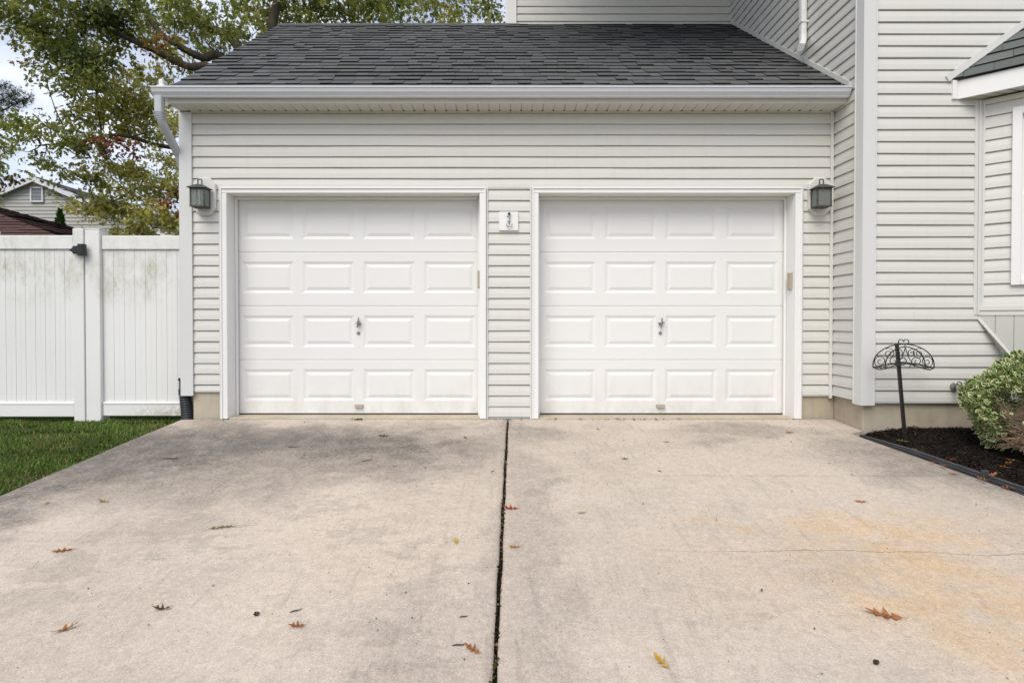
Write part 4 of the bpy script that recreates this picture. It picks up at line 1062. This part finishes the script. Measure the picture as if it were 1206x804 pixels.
# along the right door sill
for i,(px,dz,co,lab) in enumerate(((655,0,BRN,'small brown leaf at the left end of the right door sill'),(684,0,RUST,'rust leaf heap edge left of centre on the right door sill'),(712,0,ORG,'orange leaf on the right door sill under the first panel'),(727,0,RUST,'upright rust leaf on the right door sill'),(758,0,BRN,'brown leaf on the right door sill under the pull handle'),(772,0,RUST,'curled rust leaf right of the pull handle on the sill'),(800,0,BRN,'last brown leaf on the right door sill'))):
    oak_leaf((px-592)/123.0,-.03-.02*(i%3),.055+.02*(i%2),i*1.3,.6,co,lab,z=gz(-.03)+.008,seed=40+i)
for i in range(22):
    x=rnd.uniform(.36,1.9) if i<15 else rnd.uniform(-.1,.3); yy=rnd.uniform(-.085,-.022)
    oak_leaf(x,yy,rnd.uniform(.025,.05),rnd.uniform(0,6.2),rnd.uniform(.4,1.1),rnd.choice([RUST,BRN,TAN,BRN]),'small dry leaf scrap lying along the garage door sills',z=gz(yy)+.006,seed=120+i,name='leaf_scrap',group='leaf scraps along the garage door sills')
# leaves caught on the edging and in the mulch
for i,(px,py,z,sz,co,lab) in enumerate(((1064,528,.055,.10,(.17,.20,.05),'green star shaped leaf lying over the black edging'),(1100,548,.02,.07,RUST,'rust leaf at the foot of the edging near the hose holder'),(1112,552,.02,.09,RUST,'curled rust leaf against the middle of the edging'),(1122,549,.045,.06,RED,'small red leaf on top of the edging'),(1170,566,.03,.13,(.36,.15,.06),'largest brown leaf heaped against the edging'),(1160,569,.02,.10,RUST,'rust leaf partly under the big brown one by the edging'),(1190,577,.01,.09,RUST,'rust leaf at the right frame end of the edging'))):
    x,y=at(px,py); oak_leaf(x,y,sz,.8+i*1.1,.6,co,lab,z=gz(y)+z,seed=60+i,group='fallen leaves along the edging')
for i,(x,y,sz,co,lab) in enumerate(((3.20,-.78,.08,TAN,'tan leaf on the mulch beside the stake foot'),(3.27,-.92,.07,ORG,'orange leaf on the mulch in front of the stake'),(3.70,-1.28,.10,TAN,'tan leaf on the mulch at the left foot of the shrub'),(3.62,-1.34,.09,ORG,'orange leaf on the mulch just left of the shrub'),(3.52,-1.42,.08,RUST,'rust leaf on the mulch behind the edging'),(3.14,-.70,.07,RED,'red leaf in the bed corner by the foundation'))):
    oak_leaf(x,y,sz,i*1.7,.4,co,lab,z=bed_z(x,y)+.012,seed=80+i,group='fallen leaves on the mulch')
for px,py,L,yw,co,r,lab in ((200,541,.11,.1,(.03,.026,.022),.0028,'dark twig on the stained concrete near the lawn'),(432,543,.10,.9,(.09,.05,.03),.002,'brown twig below the dark leaf in front of the left door'),(347,722,.05,.6,(.025,.022,.02),.002,'short dark twig above the rust leaf'),(345,527,.09,.15,(.10,.06,.045),.002,'thin reddish twig on the stained slab top'),(540,763,.05,.2,(.03,.026,.02),.002,'tiny dark twig near the joint at the bottom'),(546,729,.035,.3,(.08,.07,.03),.002,'tiny olive twig left of the joint'),(580,556,.05,1.2,(.08,.05,.03),.002,'thin twig touching the joint')):
    x,y=at(px,py); twig(x,y,L,yw,co,lab,r)
# mossy sprig
x,y=at(260,623); mb=MB()
for i in range(42):
    f=i/41; bx,by=x+(f-.5)*.11,y+(f-.5)*.03; a=rnd.uniform(0,6.28); L=rnd.uniform(.008,.022)
    mb.tube([(bx,by,gz(by)+.005),(bx+L*math.cos(a),by+L*math.sin(a),gz(by)+.006+rnd.uniform(0,.012))],[.0018,.0008],4,col=rnd.choice([(.16,.17,.05),(.24,.23,.09),(.10,.10,.04)]))
tag(obj('sprig',mb,M['chip'],loc=(x,y,gz(y))),'yellow green mossy sprig in the middle of the left slab','sprig')
x,y=at(423,494); y=-.05; x=(423-592)/123; mb=MB()
for i in range(60):
    bx,by=x+rnd.gauss(0,.03),y+rnd.gauss(0,.010); a=rnd.uniform(0,6.28); L=rnd.uniform(.008,.022)
    mb.tube([(bx,by,gz(by)+.004),(bx+L*math.cos(a),by+L*math.sin(a),gz(by)+.006+rnd.uniform(0,.02))],[.002,.0008],4,col=rnd.choice([(.10,.14,.04),(.16,.18,.06),(.06,.08,.03)]))
tag(obj('moss_tuft',mb,M['chip'],loc=(x,y,gz(y))),'small green moss tuft at the left garage door sill','moss')
for px,py,lab in ((301,727,'small dark acorn alone on the left slab'),(1037,785,'small dark acorn at the bottom of the right slab')):
    x,y=at(px,py); t=thing('acorn',(x,y,gz(y)),lab,'acorn','acorns on the driveway')
    p=MB(); p.lathe((x-.008,y,gz(y)+.008),(1,.3,.05),[(0,.003),(.002,.0065),(.007,.0075),(.012,.006),(.016,.002),(.017,.001)],12); obj('nut',p,m_simple('acorn_brown',(.045,.03,.018),.4,.3,40),t,smooth=True)
    p=MB(); p.lathe((x-.012,y-.001,gz(y)+.008),(1,.3,.05),[(-.004,.0015),(0,.002),(.001,.006),(.004,.0083),(.007,.008)],12); obj('cup',p,m_simple('acorn_cup',(.03,.022,.016),.9,.3,60),t)
# grit and crumbs all over the slabs
N=3200; x=nr.uniform(-3.0,3.0,N); y=-nr.beta(.9,1.3,N)*4.0-.03; T=np.stack([x,y,SL*y+.004],1)
Mx=rotmats(nr.uniform(0,6.3,N),nr.normal(0,.3,N),nr.normal(0,.3,N),nr.exponential(.0013,N)+.0012)
pal=np.array([(.03,.026,.022),(.10,.07,.045),(.16,.12,.08),(.09,.10,.03)]); cc=nr.choice(4,N,p=[.5,.28,.16,.06])
tag(scatter('leaf_litter',[(-1,0,0),(0,-.6,.3),(1,0,0),(0,.6,.25),(0,0,.6)],[(0,1,4),(1,2,4),(2,3,4),(3,0,4)],Mx,T,pal[cc],M['chip']),'fine dark crumbs and grit scattered over the driveway','litter',kind='stuff')

# ---------------------------------------------------------------- beyond the fence
def rows_roof(mb,pts,ea,eb,ex,rs):
    u=(eb-ea).normalized(); nrm=(pts[1]-pts[0]).cross(pts[2]-pts[0]).normalized(); v=nrm.cross(u)
    if v.z<0: v=-v
    shingles(mb,ea,u,v,[((p-ea).dot(u),(p-ea).dot(v)) for p in pts],ex,.3,.8,rs)
V=Vector
# neighbour's house: gable towards us
nb=thing('neighbour_house',(-18.8,16.8,0),'tan sided neighbour house with white trimmed gable and square attic vent behind the fence','house')
ax,ay,az=-18.8,16.8,6.62; hwid=5.2; pitch=.42; ez=az-hwid*pitch
p=MB()
e=.145; z=-.1
prof=[]
while z<az:
    z2=min(z+e,az-.02); hw=hwid if z<ez else max(.02,(az-z)/pitch); hw2=hwid if z2<=ez else max(.02,(az-z2)/pitch)
    p.add([(ax-hw,ay-.028,z),(ax+hw,ay-.028,z),(ax+hw2,ay-.004,z2-.004),(ax-hw2,ay-.004,z2-.004)],[(0,1,2,3)]); p.face([(ax-hw,ay+.012,z),(ax+hw,ay+.012,z),(ax+hw,ay-.028,z),(ax-hw,ay-.028,z)])
    z=z2 if z2<az-.03 else az+1
p.box(ax-hwid+.02,ax-hwid+.1,ay+.02,ay+13,-.1,ez); p.box(ax+hwid-.1,ax+hwid-.02,ay+.02,ay+13,-.1,ez); p.box(ax-hwid,ax+hwid,ay+13,ay+13.1,-.1,ez)
p.face([(ax-hwid,ay+.014,-.1),(ax+hwid,ay+.014,-.1),(ax+hwid,ay+.014,ez),(ax,ay+.014,az),(ax-hwid,ay+.014,ez)])
obj('wall',p,M['nsiding'],nb)
p=MB(); rs3=random.Random(4); ov=.35; oy=.25
for s_ in (-1,1):
    a=V((ax+s_*(hwid+ov),ay-oy,ez-ov*pitch+.12)); b=V((ax+s_*(hwid+ov),ay+13.3,ez-ov*pitch+.12)); c=V((ax,ay+13.3,az+.12)); d=V((ax,ay-oy,az+.12))
    if s_>0: rows_roof(p,[a,b,c,d],a,b,.24,rs3)
    else: p.face([a,b,c,d],(1,1,1))
obj('roof',p,M['nroof'],nb)
p=MB()
for s_ in (-1,1):
    a=V((ax+s_*(hwid+ov),ay-oy,ez-ov*pitch+.115)); d=V((ax,ay-oy,az+.115)); dn=V((0,0,-.22))
    p.add([a,d,d+dn,a+dn,a+V((0,.06,0)),d+V((0,.06,0)),d+dn+V((0,.06,0)),a+dn+V((0,.06,0))],[(0,1,2,3),(4,5,6,7),(0,1,5,4),(2,3,7,6),(0,3,7,4)])
    p.face([a+V((0,.06,-.1)),d+V((0,.06,-.1)),d+V((0,oy,-.1)),a+V((0,oy,-.1))])
obj('rake_board',p,M['nwhite'],nb)
vx,vz=ax+.03,5.72
p=MB(); 
for x0,x1,z0,z1 in ((vx-.26,vx-.20,vz,vz+.62),(vx+.20,vx+.26,vz,vz+.62),(vx-.1999,vx+.1999,vz,vz+.06),(vx-.1999,vx+.1999,vz+.56,vz+.62)): p.box(x0,x1,ay-.09,ay-.029,z0,z1,.006)
vn=obj('attic_vent',p,M['nwhite'],nb)
p=MB()
for i in range(9): 
    z=vz+.066+i*.055; p.add([(vx-.199,ay-.075,z),(vx+.199,ay-.075,z),(vx+.199,ay-.035,z+.05),(vx-.199,ay-.035,z+.05)],[(0,1,2,3)])
obj('louvre',p,M['ventgrey'],vn)
# shed with red brown roof
shd=thing('shed',(-12,6.5,0),'shed with red brown shingled hip roof and white eave just over the gate','shed')
p=MB(); p.box(-16.5,-7.75,4.2,8.8,-.1,2.28); obj('wall',p,M['shedwall'],shd)
p=MB(); rs4=random.Random(6); z0=2.37; a,b,c,d=V((-16.8,4,z0)),V((-7.50,4,z0)),V((-7.50,9,z0)),V((-16.8,9,z0)); r1,r2=V((-12.1,6.5,3.72)),V((-12.4,6.5,3.72))
rows_roof(p,[a,b,r1,r2],a,b,.15,rs4); rows_roof(p,[b,c,r1],b,c,.15,rs4); p.face([c,d,r2,r1],(1,1,1)); p.face([d,a,r2],(1,1,1)); obj('roof',p,M['shedroof'],shd)
p=MB(); p.box(-16.78,-7.52,3.97,4.03,2.26,2.362,.01); p.box(-7.54,-7.49,4.031,9,2.26,2.362,.01); p.box(-16.7,-7.55,4.031,8.9,2.30,2.34); obj('fascia',p,M['nwhite'],shd)
p=MB()
for x_ in (-8.45,): p.lathe((x_,3.90,2.40),(0,.2,1),[(-.05,.02),(0,.035),(.04,.03),(.055,.01)],8)
obj('eave_lamp',p,M['nwhite'],shd)

# ---------------------------------------------------------------- trees
OAKL=[(0,-.1,0),(.10,.06,.0),(.34,.16,-.04),(.13,.28,.02),(.40,.50,-.05),(.13,.60,.02),(.26,.84,-.04),(0,1.05,-.02),(-.26,.84,-.04),(-.13,.60,.02),(-.40,.50,-.05),(-.13,.28,.02),(-.34,.16,-.04),(-.10,.06,0)]
OAKF=[tuple(range(14))]
def at3(px,py,Y):
    t=Y+5.22; return V(((px-592)*t/640,Y,.94+(378-py)*t/640))
def crown(name,clumps,parent,m=None,seed=0):
    """clumps: (centre, radii(3), leaf count, colours, leaf size). leaves hang on short sprays inside each clump"""
    g=np.random.default_rng(seed); Ts=[];Ms=[];Cs=[]
    for c,rad,n,pal,ls in clumps:
        c=np.array(c); rad=np.array(rad); ns=max(4,n//14)
        sd=g.normal(size=(ns,3)); sd/=np.linalg.norm(sd,axis=1)[:,None]; sp=c+sd*rad*(g.random((ns,1))**.45)
        sdir=sd*np.array((1,1,.4))+g.normal(0,.5,(ns,3))+np.array((0,0,-.25)); sdir/=np.linalg.norm(sdir,axis=1)[:,None]
        k=g.integers(0,ns,n); off=g.uniform(-.5,.5,n)*ls*5
        T=sp[k]+sdir[k]*off[:,None]+g.normal(0,ls*.55,(n,3))
        out=sdir[k]*.6+g.normal(0,.65,(n,3))+np.array((0,0,-.35)); out/=np.linalg.norm(out,axis=1)[:,None]
        nm=g.normal(0,.8,(n,3))+np.array((0,-.2,.7)); nm-=out*np.sum(nm*out,1)[:,None]; nm/=np.linalg.norm(nm,axis=1)[:,None]
        sd2=np.cross(out,nm); Ms.append(np.stack([sd2,out,nm],-1)*(ls*g.uniform(.7,1.3,n))[:,None,None]); Ts.append(T)
        pal=np.array(pal); pc=g.dirichlet(np.ones(len(pal))*.6,ns)[k]@pal; Cs.append(pc*g.uniform(.55,1.5,(n,1)))
    return scatter(name,OAKL,OAKF,np.concatenate(Ms),np.concatenate(Ts),np.concatenate(Cs),m or M['leaf'],parent)
G1=[(.15,.195,.048),(.25,.28,.07),(.38,.37,.11),(.095,.135,.036)]
G2=[(.55,.52,.16),(.42,.43,.12),(.57,.49,.19),(.25,.29,.08)]
G3=[(.05,.08,.022),(.06,.09,.024),(.085,.115,.028)]
RD=[(.38,.13,.09),(.28,.09,.04),(.16,.06,.035)]
OR=[(.30,.14,.04),(.12,.11,.03),(.22,.11,.035)]
oak=thing('oak_tree',(-5.6,8.0,-.07),'large spreading oak with olive green leaves and dark limbs behind the garage roof','tree')
tk=MB()
def limb(pts,r0,r1,n=9):
    pts=[V(p) for p in pts]; out=[];k=len(pts)
    for i in range(k-1):
        p0,p1,p2,p3=pts[max(i-1,0)],pts[i],pts[i+1],pts[min(i+2,k-1)]
        for j in range(5):
            f=j/5; out.append(.5*((2*p1)+(p2-p0)*f+(2*p0-5*p1+4*p2-p3)*f*f+(3*p1-p0-3*p2+p3)*f**3))
    out.append(pts[-1]); m=len(out)
    rs_=[(r0+(r1-r0)*(i/(m-1))**.8)*(1+.05*math.sin(i*2.3)) for i in range(m)]
    tk.tube(out,rs_,n); return out
fork=V((-5.35,7.6,4.4))
limb([(-5.6,8.0,-.3),(-5.55,7.95,1.0),(-5.5,7.8,2.6),fork],.36,.27,14)
up=limb([fork,at3(285,62,7.6),at3(236,30,7.8),at3(222,4,7.8),at3(216,-60,7.9),at3(225,-190,8)],.13,.04)
mains=[
 limb([fork,at3(262,92,7.0),at3(222,80,6.6),at3(185,62,6.2),at3(150,46,5.8),at3(112,26,5.5),at3(70,2,5.3),at3(20,-20,5.2)],.115,.012),
 limb([fork,at3(270,78,7.2),at3(240,70,7.0),at3(212,56,6.9),at3(190,40,6.9),at3(168,10,6.8),at3(140,-40,6.8)],.12,.03),
 limb([V((-5.5,7.7,5.4)),at3(330,0,7.8),at3(400,-30,8.2),at3(480,-35,8.6),at3(560,-20,9),at3(620,-10,9.4)],.13,.03),
 limb([V((-5.6,7.8,3.2)),at3(240,190,7.5),at3(180,170,6.8),at3(140,160,6.2),at3(95,168,5.8),at3(50,172,5.5)],.07,.012),
 limb([V((-5.6,7.8,2.4)),at3(230,240,7.4),at3(175,220,7.0),at3(140,235,6.6),at3(110,245,6.3)],.055,.010),
 limb([V((-5.6,7.8,4.0)),at3(250,130,7.4),at3(190,125,7.0),at3(150,118,6.8),at3(120,110,6.4)],.07,.012),
]
CL=[]   # (photo x, y, distance, radius in px, leaves, palette)
def add(l,Y,pal,dens=1.0):
    for (x,y,rx,ry,n) in l:
        s=(Y+5.22)/640; yy=Y+rnd.uniform(-.8,.8); c=at3(x,y,yy); CL.append((c,(rx*s*.92,.45+rx*s*.6,ry*s*.92),int(n*dens*(2.9 if pal is G2 or pal is RD else 2.3)),pal,.076*rnd.uniform(.85,1.15)))
add([(25,25,34,26,330),(62,18,30,20,300),(98,22,30,24,330),(70,58,24,22,260),(92,80,22,24,300),(115,100,20,22,240),(135,30,30,26,320),(160,8,30,18,260),(55,85,14,12,60),(110,60,22,24,240),(82,105,22,12,130),(10,5,24,16,220)],5.6,G1)
add([(100,68,20,16,200),(125,22,26,18,260),(60,40,18,16,160),(112,96,14,12,120)],5.2,G3)
add([(165,35,26,22,170),(200,30,30,26,270),(235,25,30,24,300),(270,35,26,20,280),(195,60,22,16,110),(250,58,22,16,170),(150,62,16,12,70),(225,85,14,10,50),(215,12,30,14,200)],7.0,G1)
add([(300,10,26,16,200),(335,12,26,14,230),(370,10,26,14,260),(405,10,26,14,270),(440,8,26,14,270),(475,5,24,12,170),(510,6,24,14,170),(545,8,24,14,200),(580,10,22,16,180),(420,20,26,8,150),(350,24,24,6,110),(290,48,14,12,100)],8.4,G1)
add([(310,20,22,12,120),(360,20,20,8,100),(450,-2,24,12,140),(530,18,18,8,60),(575,22,12,8,60)],9.0,G2)
add([(150,90,26,14,170),(185,92,20,12,110),(135,118,24,14,210),(170,120,26,16,280),(200,110,18,16,180),(150,140,26,14,240),(185,142,24,14,280),(208,150,14,22,190),(120,135,18,12,110),(165,160,24,10,180)],6.6,G2)
add([(95,140,22,9,110),(60,150,22,9,100),(35,152,14,8,55),(75,165,24,9,130),(110,160,18,10,120),(45,170,18,7,60),(25,178,12,6,35),(100,178,20,7,65),(20,140,12,7,30)],5.8,G1)
add([(130,200,26,12,130),(160,205,24,14,210),(195,190,20,14,170),(175,225,26,14,260),(140,225,22,12,170),(120,240,22,10,150),(105,252,14,8,80),(150,248,22,12,190),(185,250,24,14,230),(205,262,12,14,140),(160,268,20,8,140),(140,275,12,5,50),(205,215,12,16,80)],6.8,G2)
add([(70,200,20,7,85),(90,208,18,8,80),(50,194,10,5,30),(108,205,14,8,60),(60,215,8,5,20)],6.0,G1)
add([(140,172,14,9,70),(128,182,9,7,35)],6.4,RD)
add([(206,226,10,13,60),(194,242,8,8,25),(209,262,7,8,20)],6.3,RD)
add([(190,60,18,12,50),(45,75,10,8,25)],6.2,OR)
# upper crown above the frame
for i in range(46):
    a=rnd.uniform(0,6.28); q=math.sqrt(rnd.random())*5.2; zz=rnd.uniform(7.6,13.0); f=1-max(0,(zz-9.5))/5
    CL.append((V((-5.4+q*f*math.cos(a)*1.1,7.4+q*f*math.sin(a)*.8,zz)),(1.0,1.0,.7),150,G1,.16))
for c,rad,n,pal,ls in CL[:110]:     # a twig from the nearest limb into each clump
    best=min((p_ for l in mains for p_ in l),key=lambda p_:(p_-c).length)
    if (best-c).length<3.2:
        m=best.lerp(c,.5)+V((rnd.uniform(-.15,.15),rnd.uniform(-.15,.15),rnd.uniform(0,.2))); tk.tube([best,best.lerp(m,.5),m,m.lerp(c,.5)+V((0,0,-.05)),c],[.014,.012,.010,.007,.004],5)
obj('trunk',tk,M['bark'],oak,smooth=True,ang=80)
crown('crown',CL,oak,seed=5)

# pine at the left edge
pn_=thing('pine_tree',(-17.5,9.5,-.07),'dark pine reaching one needled branch in from the left frame edge','tree')
tk=MB(); limb([(-17.5,9.5,-.3),(-17.45,9.5,3),(-17.4,9.5,7),(-17.4,9.5,11)],.22,.05,10)
g=np.random.default_rng(8); Ts=[];Ms=[]
def bough(a,b,r):
    a,b=V(a),V(b); m=a.lerp(b,.5)+V((0,0,-.12)); tk.tube([a,m,b],[r,r*.6,r*.3],6)
    n=int((b-a).length*210)
    for i in range(n):
        f=g.uniform(.25,1); q=(a.lerp(m,f*2) if f<.5 else m.lerp(b,f*2-1)); q=np.array(q)+g.normal(0,.10,3)*np.array((1,1,.5))
        Ts.append(q); 
bough((-17.4,9.5,5.0),at3(38,116,8.6),.035); bough((-17.4,9.5,5.8),at3(12,100,8.8),.035); bough((-17.4,9.5,5.4),at3(26,110,8.2),.03)
for i in range(26):
    a=g.uniform(0,6.28); z=g.uniform(5.5,11); L=(12-z)*.25; bough((-17.4,9.5,z),(-17.4+L*math.cos(a)-.4,9.5+L*math.sin(a),z-.4),.03)
Ts=np.array(Ts); n=len(Ts); Mx=rotmats(g.uniform(0,6.3,n),g.normal(.2,.6,n),g.normal(0,.8,n),g.uniform(.08,.14,n))
obj('trunk',tk,M['bark'],pn_,smooth=True,ang=80)
nv=[];nf=[]
for k in range(7):
    a=k*.9; d=V((math.cos(a)*.55,1-.1*k*.5,math.sin(a)*.55)).normalized(); s_=d.cross(V((0,0,1))).normalized()*.034; i=len(nv); nv+=[tuple(-s_),tuple(s_),tuple(d)]; nf.append((i,i+1,i+2))
scatter('crown',nv,nf,Mx,Ts,np.array([(.030,.048,.022)])*g.uniform(.6,1.6,(n,1)),M['leaf'],pn_)
# maple turning orange at the left edge
mp=thing('maple_tree',(-19.5,13.0,-.07),'green maple turning orange at the left edge in front of the neighbour house','tree')
tk=MB(); limb([(-19.5,13,-.3),(-19.4,13,2),(-19.2,13,4.5),(-19.3,13,8)],.2,.04,10); 
for q in ((8,180),(6,215),(-30,200),(-20,150)): limb([(-19.3,13,3.4),V((-19.3,13,4.2)).lerp(at3(q[0],q[1],13),.5),at3(q[0],q[1],13)],.06,.015,7)
obj('trunk',tk,M['bark'],mp,smooth=True,ang=80)
cl=[]
for (x,y,rx,ry,n,pal) in ((2,150,11,8,90,G1),(-8,170,15,12,170,G1),(-6,190,14,8,130,G1),(2,205,14,7,120,OR),(-2,214,12,7,110,OR),(-22,235,14,10,160,G2),(-25,160,22,30,420,G1),(-40,200,26,34,500,G2),(-10,140,16,12,130,G1)):
    s=(18.2)/640; cl.append((at3(x,y,13+rnd.uniform(-.6,.6)),(rx*s,.7,ry*s),n,pal,.15))
crown('crown',cl,mp,seed=12)
# small arborvitae by the neighbour's wall
ar=thing('arborvitae',(-12.6,10.2,-.07),'small dark conical arborvitae standing before the neighbour wall','shrub')
tk=MB(); ab=at3(72,272,10.2); tk.tube([(ab.x,10.2,-.2),(ab.x,10.2,2.9)],[.05,.02],8); obj('trunk',tk,M['bark'],ar)
n=5200; f=g.random(n)**.75; zt=at3(72,247,10.2).z; zz=zt-f*(zt-.4); rr=(.02+.42*f**.8)*np.sqrt(g.random(n)*.5+.5)*(1+.12*np.sin(zz*9)); a=g.uniform(0,6.28,n)
T=np.stack([ab.x+rr*np.cos(a),10.2+rr*np.sin(a),zz],1); Mx=rotmats(a-1.57,g.normal(.9,.3,n),g.normal(0,.5,n),g.uniform(.05,.10,n))
scatter('crown',[(-.35,0,0),(.35,0,0),(.2,.7,.1),(0,1,.15),(-.2,.7,.1)],[(0,1,2,3,4)],Mx,T,np.array([(.035,.085,.022)])*g.uniform(.5,1.6,(n,1)),M['leaf'],ar)
# hedge of far trees that closes the horizon
hz=[]
for i in range(64):
    x=-75+i*2.4+rnd.uniform(-1,1); hz.append((V((x,48+rnd.uniform(-4,6),rnd.uniform(.5,3.2))),(2.2,2.0,1.8),150,rnd.choice([G1,G3,G2,OR]),.5))
tag(crown('far_trees',hz,None,seed=21),'low band of distant trees along the horizon','woodland',kind='stuff')

# ---------------------------------------------------------------- light, sky, camera
SUN_EL,SUN_AZ=R(52),R(204)            # azimuth measured from +Y towards +X
W=bpy.data.worlds.new('World'); S.world=W; W.use_nodes=True; nt=W.node_tree; nt.nodes.clear()
L=nt.links.new; out=nt.nodes.new('ShaderNodeOutputWorld'); bg=nt.nodes.new('ShaderNodeBackground'); sky=nt.nodes.new('ShaderNodeTexSky')
sky.sky_type='NISHITA'; sky.sun_disc=False; sky.sun_elevation=SUN_EL; sky.sun_rotation=SUN_AZ; sky.air_density=1.0; sky.dust_density=1.5; sky.ozone_density=1.0
tc=nt.nodes.new('ShaderNodeTexCoord'); mpn=nt.nodes.new('ShaderNodeMapping'); mpn.inputs['Scale'].default_value=(1,1,2.6); L(tc.outputs['Generated'],mpn.inputs['Vector'])
ns=nt.nodes.new('ShaderNodeTexNoise'); ns.inputs['Scale'].default_value=3.2; ns.inputs['Detail'].default_value=7; ns.inputs['Roughness'].default_value=.55; L(mpn.outputs[0],ns.inputs['Vector'])
rp=nt.nodes.new('ShaderNodeMapRange'); rp.inputs[1].default_value=.38; rp.inputs[2].default_value=.64; rp.inputs[3].default_value=.35; rp.inputs[4].default_value=.97; L(ns.outputs['Fac'],rp.inputs[0])
mx=nt.nodes.new('ShaderNodeMix'); mx.data_type='RGBA'; L(rp.outputs[0],mx.inputs[0]); L(sky.outputs[0],mx.inputs[6]); mx.inputs[7].default_value=(8.1,8.5,9.6,1)
L(mx.outputs[2],bg.inputs['Color']); bg.inputs['Strength'].default_value=.10; L(bg.outputs[0],out.inputs['Surface'])
sd=bpy.data.lights.new('sun','SUN'); sd.energy=1.9; sd.angle=R(38); sd.color=(1,.94,.85); so=bpy.data.objects.new('sun',sd); C.objects.link(so)
dirv=V((math.sin(SUN_AZ)*math.cos(SUN_EL),math.cos(SUN_AZ)*math.cos(SUN_EL),math.sin(SUN_EL)))
so.location=dirv*30; so.rotation_euler=(-dirv).to_track_quat('-Z','Y').to_euler()
cam=bpy.data.cameras.new('camera'); co=bpy.data.objects.new('camera',cam); C.objects.link(co)
cam.sensor_width=36; cam.lens=640/1206*36; cam.clip_start=.05; cam.clip_end=1500
co.location=(0,-5.22,.94); co.rotation_euler=(R(90-.7),0,0); cam.shift_x=11/1206; cam.shift_y=-16.2/1206
S.camera=co
vs_=S.view_settings; vs_.view_transform='Standard'; vs_.look='None'; vs_.gamma=1; vs_.use_curve_mapping=False; vs_.exposure=.46
S.cycles.max_bounces=8; S.cycles.diffuse_bounces=4; S.cycles.transparent_max_bounces=8
